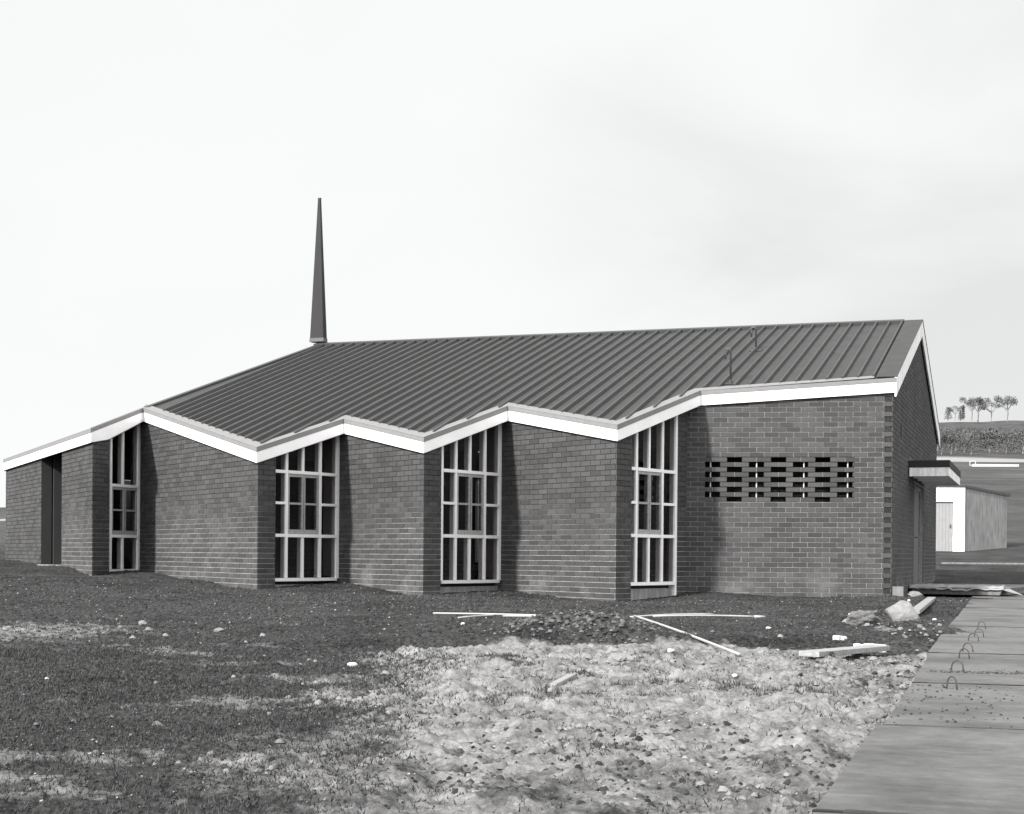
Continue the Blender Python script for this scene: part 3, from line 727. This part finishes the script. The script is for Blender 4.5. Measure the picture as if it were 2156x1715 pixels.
t = MB(); t.prism([(ga.x+.001, cy0+.02, 1.863), (ga.x+.10, cy0+.02, 1.863), (ga.x+.001, cy0+.5, 1.863)], [(ga.x+.001, cy0+.02, 1.94), (ga.x+.004, cy0+.02, 1.94), (ga.x+.001, cy0+.5, 1.94)]); t.build('upstand_flashing', 'flash', can)
# small wall vent slot high in the gable
t = MB(); t.box((ga.x-.002, 28.62, 2.18), (.012, 0, 0), (0, .10, 0), (0, 0, .22)); t.build('wall_vent', 'dark', church)

# ------------------------------------------------------------------ yard things
def lumpmesh(mb, c, r, sq=(1, 1, 1), seed=0, n=2, amp=.35, freq=1.6, rz=0):
    import bmesh
    bm = bmesh.new(); bmesh.ops.create_icosphere(bm, subdivisions=n, radius=1)
    k = len(mb.v); R = Matrix.Rotation(rz, 3, 'Z'); rr = random.Random(seed); offs = [V((rr.uniform(-1, 1), rr.uniform(-1, 1), rr.uniform(-1, 1))).normalized() for _ in range(7)]; cut = [rr.uniform(.55, .85) for _ in offs]
    from mathutils import noise
    for v in bm.verts:
        p = v.co.copy()
        for o_, ct in zip(offs, cut):
            q = p.dot(o_)
            if q > ct: p -= o_*(q-ct)*.85
        p *= 1+amp*.5*noise.noise(p*freq+V((seed, seed*.3, 0)))+amp*.25*noise.noise(p*freq*3+V((seed, 0, 3)))
        p = R@V((p.x*sq[0]*r, p.y*sq[1]*r, p.z*sq[2]*r)); mb.v.append(tuple(V(c)+p))
    mb.f += [tuple(k+v.index for v in f.verts) for f in bm.faces]; bm.free()
def yard(name, label, cat, s, Z, build, group=None):
    x, y = toXY(s, Z); z = gz(x, y); mb = MB(); m, sm = build(mb, x, y, z)
    return tag(mb.build(name, m, None, sm, loc=(x, y, z)), label, cat, group)
def rockb(r, sq, seed, m='rock', n=4, amp=.35, dz=.35, rz=0):
    def f(mb, x, y, z): lumpmesh(mb, (x, y, z+r*sq[2]*dz), r, sq, seed, n, amp, 1.6, rz); return m, n < 3
    return f
yard('boulder', 'large pale rounded boulder on the loose earth near the gable corner', 'rock', 4.02, 16.0, rockb(.215, (1.0, .8, .72), 3, amp=.2, dz=.78, rz=.4))
yard('boulder', 'long tilted boulder of crusty earth left of the large pale boulder', 'rock', 3.39, 15.0, rockb(.165, (1.1, .6, .6), 8, 'lump', amp=.7, dz=.75, rz=.5))
yard('boulder', 'low knobbly clod in front of the long tilted boulder', 'rock', 3.43, 14.35, rockb(.085, (1.2, .7, .5), 12, 'lump', amp=.7))
yard('boulder', 'small grey stone under the doorstep slab edge', 'rock', 6.9, 26.6, rockb(.14, (1, .8, .6), 15, 'rock'))
yard('boulder', 'lone stone with a dark side on the soil left of the foreground', 'rock', -3.82, 15.9, rockb(.045, (1, .8, 1.0), 17, 'rock', 3))
yard('boulder', 'flat brownish stone lying where gravel meets dry grass on the left', 'rock', -2.72, 14.3, rockb(.05, (1.3, .8, .55), 18, 'lump', 3))
yard('boulder', 'sandy stone half buried in the pale sand', 'rock', .27, 10.55, rockb(.06, (1.2, .8, .8), 21, 'lump', 4, .6))
yard('boulder', 'jagged pale lump in the middle of the sand patch', 'rock', .75, 10.9, rockb(.08, (1.2, .7, .6), 22, 'rock', 4, .7))
# white scraps: each one is its own thing
SC = [(5.9, 23.6, .05, 'small bright scrap by the gable corner, left of the boulder'), (3.83, 17.6, .04, 'round white lump just above the large pale boulder'), (6.25, 24.5, .035, 'thin white sliver on dark soil below the corner block'),
      (2.42, 14.7, .03, 'small white chip on dark soil beyond the fallen board'), (2.27, 11.0, .035, 'round white pebble left of the fallen board'), (2.16, 12.7, .03, 'grey white pebble on the edge of the dark soil'),
      (-11.0, 24.9, .06, 'folded white scrap under the leftmost window'), (-1.15, 11.0, .04, 'cup shaped white shard on the sand edge'), (-1.95, 12.1, .03, 'white chip on the dry grass left of the sand'),
      (1.25, 12.35, .035, 'white chip in front of the churned mound'), (1.72, 12.3, .035, 'white flake right of the churned mound'), (-.5, 15.0, .03, 'small white chip in front of the pipes'), (5.05, 18.6, .03, 'bright bead on dark soil beside the concrete planks'),
      (5.25, 17.6, .05, 'crumpled white paper beside the concrete planks'), (1.42, 9.95, .025, 'bright pebble low in the foreground sand'), (-2.9, 9.6, .02, 'white speck in the grass at lower left')]
for k, (s, Z, r_, lab) in enumerate(SC):
    yard('white_scrap', lab, 'scrap', s, Z, rockb(r_, (1.1, .8, .6), 40+k, 'white', 2, .5, .5, k), 'white scraps scattered on the ground')
# broken white sheeting chunks by the board
def chunk(lx, ly, lz, rz, seed):
    def f(mb, x, y, z):
        rr = random.Random(seed); n = 14; R = Matrix.Rotation(rz, 3, 'Z'); bot = []; tp = []
        ring = [(-lx/2+lx*i/n, -ly/2+rr.uniform(-.01, .012)) for i in range(n+1)]+[(lx/2-lx*i/n, ly/2+rr.uniform(-.012, .01)) for i in range(n+1)]
        for px, py in ring: q = R@V((px, py, 0)); bot.append(V((x, y, z-.01))+q); tp.append(V((x, y, z+lz+rr.uniform(-.006, .006)))+q)
        mb.prism(bot, tp); return 'white', False
    return f
yard('foam_slab', 'broken white foam strip lying against the right end of the fallen board', 'foam piece', 2.99, 13.0, chunk(.24, .13, .055, .45, 3))
yard('foam_slab', 'short white block with ragged left end behind the fallen board', 'foam piece', 2.83, 13.45, chunk(.12, .07, .03, .2, 5))
# fallen board
def bar(p0, p1, w, h, z0=.0, m='timber'):
    mb = MB(); a = V(p0); b = V(p1); d = (b-a); n = V((d.y, -d.x, 0)).normalized(); mb.box(a+n*(-w/2)+V((0, 0, z0)), d, n*w, (0, 0, h)); return mb
def ground_bar(name, s0, Z0_, s1, Z1_, w, h, m, label, cat, lift=(.0, .0), group=None, bev=.004):
    x0, y0 = toXY(s0, Z0_); x1, y1 = toXY(s1, Z1_); a = (x0, y0, gz(x0, y0)+lift[0]); b = (x1, y1, gz(x1, y1)+lift[1])
    return tag(bar(a, b, w, h).build(name, m, None, False, bev, loc=a), label, cat, group)
M['paleboard'] = mat('pale_dressed_board', .28, .6, .08, 8, .05, 60, .3, stain=grain)
ground_bar('board', 2.20, 11.55, 2.97, 12.55, .17, .042, 'paleboard', 'pale dressed board lying on the clay lumps at right', 'board', (.035, .03))
ground_bar('board', 4.99, 19.3, 6.85, 25.4, .13, .05, 'timber', 'grey rough timber leaning away behind the large boulder', 'board', (.03, .0))
ground_bar('board', .235, 9.2, .45, 10.15, .05, .035, 'paleboard', 'short pale stick lying in the foreground sand', 'board', (.0, .0))
# white pipes on the dark soil
def pipe(label, pts, r=.0095, cap=None):
    P3 = []
    for s, Z, h in pts: x, y = toXY(s, Z); P3.append(V((x, y, 0)))
    za, zb_ = gz(P3[0].x, P3[0].y)+.012+pts[0][2], gz(P3[-1].x, P3[-1].y)+.012+pts[-1][2]; k = len(pts)-1
    for i, q in enumerate(P3): q.z = za+(zb_-za)*i/k+.01*math.sin(i/k*math.pi)
    mb = MB(); o0 = P3[0].copy(); mb.tube(P3, r, 10); o_ = mb.build('pipe', 'pipe', None, True, loc=o0); tag(o_, label, 'pipe', 'white pipes lying on the soil')
    if cap: 
        c_ = MB(); e = P3[cap]; d = (P3[-1]-P3[-2]).normalized()*(1 if cap == -1 else -1); 
        if cap != -1: e = P3[cap]
        c_.tube([e-d*.02-o0, e+d*.10-o0], r*1.5, 10); co = c_.build('socket', 'pipe', o_, True)
    return o_
def line(s0, Z0_, s1, Z1_, n=10, h=(.02, .02)): return [(s0+(s1-s0)*i/n, Z0_+(Z1_-Z0_)*i/n, h[0]+(h[1]-h[0])*i/n) for i in range(n+1)]
pipe('longest straight pipe, crossing the soil behind the churned mound', line(-.88, 16.75, 1.02, 16.2, 12, (.03, .03)))
pipe('pipe with a slight bend lying over the longest straight pipe', [(-.575, 15.95, .02), (-.40, 16.3, .03), (-.2, 16.6, .04), (0, 16.6, .05), (.25, 16.35, .045), (.5, 16.05, .035), (.72, 15.9, .02)])
pipe('pipe lying closest in front of the longest straight pipe', line(-.12, 16.35, .66, 15.75, 6, (.02, .02)))
pipe('pipe on the right ending in a thick socket', line(1.45, 16.2, 2.56, 16.4, 10, (.03, .03)), cap=-1)
pipe('short pipe starting at the point where the right-hand pipes meet', line(1.20, 16.15, 2.15, 16.75, 8, (.035, .03)))
pipe('slanting pipe running from the pipe joint down towards the sand', line(1.23, 15.85, 1.74, 11.95, 14, (.05, .015)), .011)
# concrete block at the wall corner
def blockf(mb, x, y, z): mb.cbox((x, y, z+.04), .17, .17, .26, .3); return 'conc', False
yard('concrete_block', 'small concrete block standing against the foot of the gable corner', 'block', 6.53, 26.4, blockf)
# stack of concrete planks -------------------------------------------------
ed = [(8.60, -.700), (9.46, -.735), (11.42, -.80), (13.5, -.85), (15.9, -.905), (18.74, -.96), (22.0, -1.05), (26.0, -1.16), (30.2, -1.30)]
labs = ['nearest concrete plank at the bottom right, its loop at the near end', 'second concrete plank from the front, soil strewn along its near joint', 'third concrete plank from the front with two overlapping loops', 'fourth concrete plank from the front, pale brushed face', 'fifth concrete plank from the front with a chipped left corner', 'sixth concrete plank from the front', 'seventh concrete plank, second from the doorstep', 'farthest concrete plank, next to the doorstep slab']
def edge_at(Zq): return np.interp(Zq, [3, 8.36]+[q[0] for q in ed], [-.62, -.69]+[q[1] for q in ed])
ed = [(4.2, -.58), (6.45, -.64)]+[(q[0], q[1]) for q in ed]
labs = ['concrete plank lying nearest the viewer at the lower right corner', 'concrete plank one back from the lower right corner plank']+labs
ZT = -.70
loops = {1: [(8.3, -.48, -.43)], 3: [(9.6, -.53, -.46), (10.9, -.55, -.485)], 4: [(11.6, -.56, -.49), (13.13, -.59, -.51)], 5: [(13.95, -.575, -.50), (15.55, -.61, -.54)]}
for i in range(len(ed)-1):
    Zn, xn = ed[i]; Zf_, xf = ed[i+1]
    # plan: joint lines run square to the long left edge; y measured along the church gable
    yn, yf = (xn*sT*0+toXY(0, 0)[1]) if False else (Zn+xn*sT)/cT, (Zf_+xf*sT)/cT
    jit = rnd.uniform(-.02, .02)
    p = [(xn+jit, yn+.012), (xn+5.0, yn+.012+.25), (xf+5.0, yf-.014+.25), (xf+jit, yf-.014)]
    p = [(q[0], q[1]) for q in p]; mb = MB()
    hz = (-1)**i*.004+rnd.uniform(-.003, .003)
    o0 = (p[0][0], p[0][1], ZT-.11)
    mb.prism([(q[0]-o0[0], q[1]-o0[1], 0) for q in p], [(q[0]-o0[0], q[1]-o0[1], .11+hz) for q in p])
    root = empty('concrete_plank', labs[i], 'concrete plank', 'concrete planks laid in a row', o0)
    mb.build('slab', 'plank', root, False, .006)
    jd = MB(); n_ = 60
    for q in range(n_):
        xa_, xb_ = q*5.0/n_, (q+1)*5.0/n_; wa = .035+.03*rnd.random()
        jd.hexa([(xa_, .004+.05*xa_, .09), (xb_, .004+.05*xb_, .09), (xb_, wa+.05*xb_, .09), (xa_, wa+.05*xa_, .09), (xa_, .004+.05*xa_, .11+hz+.004), (xb_, .004+.05*xb_, .11+hz+.004), (xb_, wa+.05*xb_, .11+hz+.003), (xa_, wa+.05*xa_, .11+hz+.003)])
    jd.build('joint_strip', 'crumb', root)  # dark uneven strip along each plank joint
    for (Zl, xa, xb) in loops.get(i, []):
        yl = (Zl+xa*sT)/cT
        if not (yn < yl < yf+.2): yl = min(max(yl, yn+.08), yf-.08)
        w_ = (xb-xa); lp = MB(); cxl = (xa+xb)/2-o0[0]
        pts = [(cxl-w_*.5*math.cos(t), yl-o0[1]+.02*math.cos(t), .115+.022+.040*math.sin(t)) for t in np.linspace(0, math.pi, 11)]
        pts = [(pts[0][0]-.004, pts[0][1], .10)]+pts+[(pts[-1][0]+.004, pts[-1][1], .10)]
        lp.tube(pts, .0048, 8); lp.build('lifting_loop', 'rust', root, True)
# spilled soil on the planks
def soilpatch():
    mb = MB(); rr = random.Random(5)
    for k in range(900):
        Zq = rr.gauss(9.45, .10) if rr.random() < .7 else rr.uniform(5, 8.6); xq = -.68+abs(rr.gauss(.35, .35)); yq = (Zq+xq*sT)/cT
        lumpmesh(mb, (xq, yq, ZT+.002), rr.uniform(.003, .010)*(1.4 if rr.random() < .08 else 1), (1, .8, .6), k, 1, .5)
    return mb
tag(soilpatch().build('spilled_soil', 'clod'), 'crumbs of dark soil spilled on the near concrete planks', 'soil', kind='stuff')
# doorstep slab with torn sheet
ds = empty('doorstep', 'thick rough concrete doorstep slab with torn paper on its edge below the canopy', 'doorstep', None, (-2.3, 30.9, -.575))
mb = MB(); mb.prism([(-.05, -.35, -.11), (1.55, -.75, -.11), (2.4, 3.2, -.11), (.0, 3.0, -.11)], [(-.10, -.38, .03), (1.60, -.78, .03), (2.4, 3.2, .04), (.0, 3.0, .04)]); mb.build('slab', 'conc', ds, False, .012)
mb = MB(); n1, n2 = 40, 12
from mathutils import noise as mn_
for j in range(n2):
    for i in range(n1):
        u = i/(n1-1); v_ = j/(n2-1); px = -.12+u*1.74; py = -.40-u*.40+v_*1.3
        rag = .03*mn_.noise(V((u*9, 0, 1)))
        zz = .045+.035*mn_.noise(V((px*5, py*6, .3)))+.02*mn_.noise(V((px*14, py*11, 2.3))); 
        if j == 0: zz -= .06+rag; py -= .03
        mb.v.append((px, py+rag*(j < 2), max(zz, .036) if j else zz))
for j in range(n2-1):
    for i in range(n1-1): k = j*n1+i; mb.f.append((k, k+1, k+n1+1, k+n1))
sh_ = mb.build('torn_sheet', 'paper', ds, True); so_ = sh_.modifiers.new('thick', 'SOLIDIFY'); so_.thickness = .006
mb = MB(); mb.prism([(1.58, -.80, .0), (1.95, -.70, -.10), (1.65, -.1, .02)], [(1.58, -.80, .02), (1.95, -.70, -.09), (1.65, -.1, .04)]); mb.build('torn_corner', 'paper', ds)
ground_bar('board', 9.0, 33.8, 12.2, 33.2, .16, .06, 'timber', 'grey plank lying level behind the doorstep slab', 'board', (.08, .10))
ground_bar('kerb_edging', 12.2, 44.2, 17.5, 44.0, .12, .05, 'conc', 'thin pale edging strip across the dark bank below the shed', 'edging', (.05, .05))

# ------------------------------------------------------------------ shed
def shed():
    Zs = 55.0; x0, y0 = toXY(14.0, Zs)                       # near right corner of the front face sits near s=16
    kx = Zs/FPX
    sR = (2030-CX)*kx; sL = sR-3.2
    zb, zt = (1177-1166)*kx, (1177-1027)*kx
    root = empty('shed', 'weathered white weatherboard site shed beyond the church gable', 'shed', None, (*toXY(sR, Zs), zb))
    o0 = V((*toXY(sR, Zs), zb)); ex = V((cT, sT, 0)); ez = V((-sT, cT, 0))
    H = zt-zb; sd = (ex*.93+ez*.75).normalized()             # side wall runs back to the right
    fr_ = -ex
    def pt(u, v, z): return fr_*u+sd*v+V((0, 0, z))
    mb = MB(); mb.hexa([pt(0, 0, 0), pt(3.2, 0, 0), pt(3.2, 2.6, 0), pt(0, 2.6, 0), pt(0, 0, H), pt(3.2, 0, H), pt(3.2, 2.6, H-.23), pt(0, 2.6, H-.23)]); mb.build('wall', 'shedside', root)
    f = V((sT, -cT, 0))
    mb = MB()
    def fb(u0, u1, z0, z1, t0=.002, t1=.03): mb.box(pt(u0, 0, z0)+f*t0, fr_*(u1-u0), f*(t1-t0), (0, 0, z1-z0))
    fb(0, .42, .05, H-.02); fb(.4205, 1.9, H-.52, H-.02); fb(1.9005, 3.2, .05, H-.02)
    mb.build('front_board', 'oldpaint', root)
    mb = MB(); fb(-.02, 3.2, -.07, .045, .002, .06); mb.build('bottom_rail', 'oldpaint', root)
    d_ = MB(); k = .44
    while k < 1.88: d_.box(pt(k, 0, .06)+f*.004, fr_*.112, f*.014, (0, 0, H-.60)); k += .118
    dd_ = d_.build('door', 'shed_door', root)
    h_ = MB(); h_.box(pt(.5, 0, .9)+f*.02, fr_*.03, f*.03, (0, 0, .12)); h_.build('handle', 'steel', dd_)
    mb = MB(); mb.box(pt(.42, 0, H-.545)+f*.002, fr_*1.48, f*.05, (0, 0, .022)); mb.build('lintel', 'steel', root)
    mb = MB(); a0 = [pt(-.06, -.05, H-.01), pt(3.3, -.05, H-.01), pt(3.3, 2.72, H-.25), pt(-.06, 2.72, H-.25)]; mb.prism(a0, [q+V((0, 0, .09)) for q in a0]); mb.build('roof', 'steel', root)
    mb = MB()
    for u in (.1, 1.6, 3.0):
        for v in (.15, 2.3): mb = MB(); mb.box(pt(u, v, -.5), fr_*.15, sd*.15, (0, 0, .5)); mb.build('stump', 'timber', root)
    return root
shed()

# ------------------------------------------------------------------ hill: trees, scrub, little frame
def leafcloud(mb, c, rad, n, size, rr, flat=.7):
    for _ in range(n):
        u = V((rr.gauss(0, 1), rr.gauss(0, 1), rr.gauss(0, 1))).normalized()*(rr.random()**.45)
        p = V(c)+V((u.x*rad[0], u.y*rad[1], u.z*rad[2])); a = V((rr.uniform(-1, 1), rr.uniform(-1, 1), rr.uniform(-.6, .6))).normalized()*size*rr.uniform(.6, 1.3); b = a.cross(V((rr.uniform(-1, 1), rr.uniform(-1, 1), rr.uniform(-1, 1))).normalized())
        k = len(mb.v); mb.v += [tuple(p-a*.5), tuple(p+b*.45), tuple(p+a*.5), tuple(p-b*.45)]; mb.f.append((k, k+1, k+2, k+3))
def tree(px, pz_off, Z, h, spread, kind, label, cat='tree', group=None, seed=0, name='gum_tree'):
    s = (px-CX)/FPX*Z; x, y = toXY(s, Z); z = gz(x, y)-.1; rr = random.Random(seed)
    root = empty(name, label, cat, group, (x, y, z)); t = MB(); c = MB()
    if kind == 'gum':
        t.tube([(0, 0, 0), (.02*h, 0, h*.3), (0, 0, h*.55)], [h*.035, h*.028, h*.02], 7); tips = []
        for q in range(6):
            a = rr.uniform(0, 6.28) if q > 3 else (0, 3.14, .5, 2.6)[q]; e = V((math.cos(a)*spread*rr.uniform(.35, .85), math.sin(a)*spread*.5, h*rr.uniform(.68, .93)))
            t.tube([(0, 0, h*.38+q*.02*h), V((e.x*.5, e.y*.5, h*.62)), e], [h*.018, h*.013, h*.006], 5); tips.append(e)
        t.tube([(0, 0, h*.5), (0, 0, h*.85)], [h*.02, h*.008], 5); tips.append(V((0, 0, h*.9)))
        for e in tips: leafcloud(c, e, (spread*.34, spread*.34, h*.13), 150, h*.05, rr)
    elif kind == 'cone':
        t.tube([(0, 0, 0), (0, 0, h*.8)], [h*.04, h*.01], 6)
        for q in range(7): leafcloud(c, (0, 0, h*(.18+.12*q)), (spread*(1-.09*q)*.55, spread*.5*(1-.09*q), h*.09), 110, h*.06, rr)
    else:
        t.tube([(0, 0, -.1), (.05*h, 0, h*.5)], [h*.05, h*.02], 6)
        for q in range(7): leafcloud(c, (rr.uniform(-.6, .6)*spread, rr.uniform(-.4, .4)*spread, h*rr.uniform(.18, .72)), (spread*.48, spread*.4, h*.20), 150, h*.06, rr)
    t.build('trunk', 'trunk', root); c.build('crown', 'leaf' if kind != 'bush' else 'bush', root)
ZH = 555
tree(1993, 0, ZH, 5.0, 3.2, 'cone', 'egg shaped tree on the hill crest nearest the church gable', seed=1)
tree(2008, 0, ZH, 5.2, 3.2, 'gum', 'small round headed gum on the crest, second from the gable', seed=2)
tree(2019, 0, ZH+5, 4.0, 1.8, 'cone', 'short narrow tree on the crest between two gums', seed=3)
tree(2025, 0, ZH, 5.6, 1.5, 'cone', 'thin pole like tree on the crest beside the tall gum', seed=4)
tree(2043, 0, ZH, 8.2, 4.2, 'gum', 'tall spreading gum with forked limbs on the crest', seed=5)
tree(2056, 0, ZH+8, 8.8, 4.2, 'gum', 'tallest gum on the crest, right of the forked gum', seed=6)
tree(2084, 0, ZH+4, 7.0, 5.0, 'gum', 'broad low gum on the crest at the right edge', seed=9)
tree(2118, 0, ZH, 9.2, 5.0, 'gum', 'rightmost tall gum on the crest', seed=14)
for k, (px, Z, h, sp) in enumerate(((1983, 262, 4.6, 2.4), (1993, 250, 4.2, 2.4), (2010, 240, 3.6, 2.4), (2000, 228, 2.6, 2.2), (2028, 236, 2.6, 2.4), (2042, 226, 2.6, 2.0), (2053, 250, 4.4, 2.6), (2066, 246, 4.0, 2.6), (2081, 236, 3.0, 2.8), (2098, 244, 4.2, 3.0), (2116, 232, 3.0, 2.6), (2134, 244, 4.6, 3.0), (2152, 236, 3.6, 3.0), (1980, 226, 2.4, 2.0), (1972, 240, 3.4, 2.4))):
    lab = ['tall scrub bush right beside the rear eave', 'leaning scrub bush right of the rear eave', 'rounded scrub bush in the middle of the thicket', 'low bush at the front of the thicket, above the canopy', 'low pale bush over the track', 'small bush above the white frame', 'dark high bush near the right of the thicket', 'dark bush beside the high dark bush', 'wide low bush to the right of the white frame', 'dense bush toward the right edge', 'low bush in front near the right edge', 'tall dark bush second from the right edge', 'rightmost bush of the thicket', 'lowest bush touching the gable wall line', 'bush half hidden behind the rear eave'][k]
    tree(px, 0, Z, h*(.75+.5*((k*7)%5)/4), sp*(1.1+.5*((k*3)%4)/3), 'bush', lab, 'bush', 'scrub at the foot of the hill', 30+k, 'scrub_bush')
def whiteframe():
    Z = 172; s = (2046-CX)/FPX*Z; x, y = toXY(s, Z); z = gz(x, y)
    root = empty('marker_frame', 'small square white frame standing on the grass slope above the shed', 'frame', None, (x, y, z)); ex = V((cT, sT, 0)); mb = MB(); w, h, t = .62, .5, .09
    for q0, q1 in (((-w/2, 0), (-w/2, h)), ((w/2, 0), (w/2, h)), ((-w/2, h), (w/2, h)), ((-w/2, .05), (w/2, .05))):
        mb.tube([ex*q0[0]+V((0, 0, q0[1])), ex*q1[0]+V((0, 0, q1[1]))], t/2, 6)
    mb.build('rail', 'white', root)
    s2 = (2062-CX)/FPX*168; x2, y2 = toXY(s2, 168); z2 = gz(x2, y2); mb = MB(); mb.box(V((x2, y2, z2-.1))-ex*.8, ex*5.0, V((-sT, cT, 0))*.4, (0, 0, .38)); tag(mb.build('timber_stack', 'white', None, False, 0, loc=(x2, y2, z2)), 'long white low stack on the slope right of the square frame', 'timber stack')
whiteframe()

# ------------------------------------------------------------------ gravel, lumps, grass (uncountable)
def scatter(name, m, n, dens, size, label, cat, seed, sub=False):
    rs = np.random.RandomState(seed); out_v = []; out_f = []; cnt = 0
    base = np.array([(1, 0, 0), (-.5, .87, 0), (-.5, -.87, 0), (.1, 0, .8), (0, 0, -.6)]); fc = [(0, 1, 3), (1, 2, 3), (2, 0, 3), (1, 0, 4), (2, 1, 4), (0, 2, 4)]
    if sub:                                                # chunkier seven-sided crumbs
        base = np.array([(.9, .1, -.3), (.2, .9, -.25), (-.8, .5, -.3), (-.7, -.6, -.3), (.3, -.9, -.3), (.45, .1, .55), (-.1, .5, .45), (-.35, -.25, .6)])
        fc = [(0, 1, 5), (1, 6, 5), (1, 2, 6), (2, 7, 6), (2, 3, 7), (3, 4, 7), (4, 5, 7), (4, 0, 5), (5, 6, 7)]
    nb = len(base)
    Z = 5.0*(27/5.0)**(rs.rand(n)**.8); t = rs.uniform(-.36, .36, n); s = t*Z
    keep = rs.rand(n) < dens(s, Z); s, Z = s[keep], Z[keep]; x, y = toXY(s, Z)
    inb = inside_church(x, y); x, y, s, Z = x[~inb], y[~inb], s[~inb], Z[~inb]
    dk = (x > edge_at(Z)-.02) & (Z < 31); x, y, Z = x[~dk], y[~dk], Z[~dk]
    z = ground_z(x, y); r = size*np.minimum(np.exp(rs.normal(0, .5, len(x))), 2.3)*(.5+Z/20)
    allv = np.empty((len(x), nb, 3))
    for i in range(nb):
        a = rs.uniform(0, 6.28, len(x)) if i == 0 else a
        b = base[i]; j = rs.uniform(.7, 1.3, len(x))
        allv[:, i, 0] = x+r*j*(b[0]*np.cos(a)-b[1]*np.sin(a)); allv[:, i, 1] = y+r*j*(b[0]*np.sin(a)+b[1]*np.cos(a)); allv[:, i, 2] = z+r*j*b[2]*.8+r*.15
    me = bpy.data.meshes.new(name); vs = allv.reshape(-1, 3); nf = len(x)
    idx = (np.arange(nf)[:, None, None]*nb+np.array(fc)[None]).reshape(-1)
    me.vertices.add(len(vs)); me.vertices.foreach_set('co', vs.ravel()); me.loops.add(len(idx)); me.loops.foreach_set('vertex_index', idx.astype(np.int32)); me.polygons.add(len(idx)//3)
    me.polygons.foreach_set('loop_start', (np.arange(len(idx)//3)*3).astype(np.int32)); me.polygons.foreach_set('loop_total', np.full(len(idx)//3, 3, np.int32)); me.update(calc_edges=True)
    me.materials.append(M[m]); o = bpy.data.objects.new(name, me); C.objects.link(o); tag(o, label, cat, kind='stuff'); return o
def inside_church(x, y):
    poly = [(q.x, q.y) for q in Q]+[(-23, 38)]; ins = np.zeros(len(x), bool); n = len(poly)
    for i in range(n):
        x0, y0 = poly[i]; x1, y1 = poly[(i+1) % n]
        c = ((y0 > y) != (y1 > y)); xi = x0+(y-y0)*(x1-x0)/(y1-y0+1e-12); ins ^= c & (x < xi)
    return ins
scatter('gravel', 'pebble', 90000, lambda s, Z: (1-np.minimum(sand_mask(s, Z)*1.35, .97))*.9, .0062, 'dark crushed gravel spread over the soil before the church', 'gravel', 3)
scatter('stone_chips', 'chip', 7000, lambda s, Z: .25+.3*fbm(s*2, Z*2, 5, 2), .0055, 'tiny pale stone chips sprinkled over the soil and sand', 'stone chips', 4)
scatter('soil_crumbs', 'crumb', 26000, lambda s, Z: (1-sand_mask(s, Z))*sstep(fbm(s*1.2, Z*1.2, 15, 3), .35, .65), .012, 'coarse crumbs of dark soil over the ground by the walls', 'soil', 8, True)
scatter('clay_lumps', 'lump', 42000, lambda s, Z: np.clip(lump_mask(s, Z)*.5+sand_mask(s, Z)*.16*sstep(fbm(s*2.5, Z*2.5, 27, 3), .42, .6), 0, 1), .0165, 'broken pale clay lumps heaped at lower right', 'clay lumps', 5, True)
scatter('earth_clods', 'clod', 150000, lambda s, Z: np.clip(mound_mask(s, Z+.15)*1.2, 0, 1), .0125, 'dark churned earth clods of the mound in front of the pipes', 'earth', 6, True)
def grass():
    rs = np.random.RandomState(9); vs = []; nT = 0
    def tufts(n, fs, fZ, nb, h, rad):
        for _ in range(n):
            s, Z = fs(), fZ();
            if abs(s/Z) > .36: continue
            x, y = toXY(s, Z)
            if x > edge_at(Z)-.03: continue
            k = max(3, int(nb*rs.uniform(.5, 1.4))); px = x+rs.normal(0, rad, k); py = y+rs.normal(0, rad*.8, k); pz = ground_z(px, py)
            a = rs.uniform(0, 6.28, k); le = h*rs.uniform(.4, 1.2, k); ln = le*rs.uniform(.3, 1.1, k); w = .0035*(.6+Z/14)
            for i in range(k):
                ca, sa = math.cos(a[i]), math.sin(a[i]); q = rs.uniform(0, 6.28); wx, wy = w*math.cos(q), w*math.sin(q)
                vs.append(((px[i]-wx, py[i]-wy, pz[i]-.004), (px[i]+wx, py[i]+wy, pz[i]-.004), (px[i]+ca*ln[i], py[i]+sa*ln[i], pz[i]+le[i])))
    tufts(5200, lambda: rs.uniform(-5.5, -.5), lambda: 4.5+8*rs.rand(), 22, .020, .085)       # turf at lower left
    tufts(900, lambda: rs.uniform(-6, -2), lambda: 12+5*rs.rand(), 14, .018, .08)
    tufts(230, lambda: rs.uniform(-.8, 2.6), lambda: 4.5+8*rs.rand(), 34, .022, .07)         # tufts standing in the sand
    for s, Z in ((.03, 11.2), (.1, 11.0), (-.05, 11.35), (-1.9, 9.6), (-3.6, 11.6), (-3.4, 11.4), (.25, 9.4), (.75, 9.35), (.55, 8.6), (-.1, 8.55), (.1, 8.6), (1.55, 9.2), (1.75, 8.9), (1.35, 9.3), (-4.3, 9.0), (-2.8, 9.4)):
        tufts(5, lambda: s+rs.normal(0, .12), lambda: Z+rs.normal(0, .22), 60, .030, .05)
    a = np.array(vs).reshape(-1, 3); n = len(vs); me = bpy.data.meshes.new('grass'); me.vertices.add(len(a)); me.vertices.foreach_set('co', a.ravel()); me.loops.add(n*3); me.loops.foreach_set('vertex_index', np.arange(n*3, dtype=np.int32))
    me.polygons.add(n); me.polygons.foreach_set('loop_start', (np.arange(n)*3).astype(np.int32)); me.polygons.foreach_set('loop_total', np.full(n, 3, np.int32)); me.update(calc_edges=True); me.materials.append(M['blade'])
    o = bpy.data.objects.new('grass', me); C.objects.link(o); tag(o, 'short dry grass and scattered tufts over the foreground', 'grass', kind='stuff')
grass()
S.cycles.max_bounces = 6
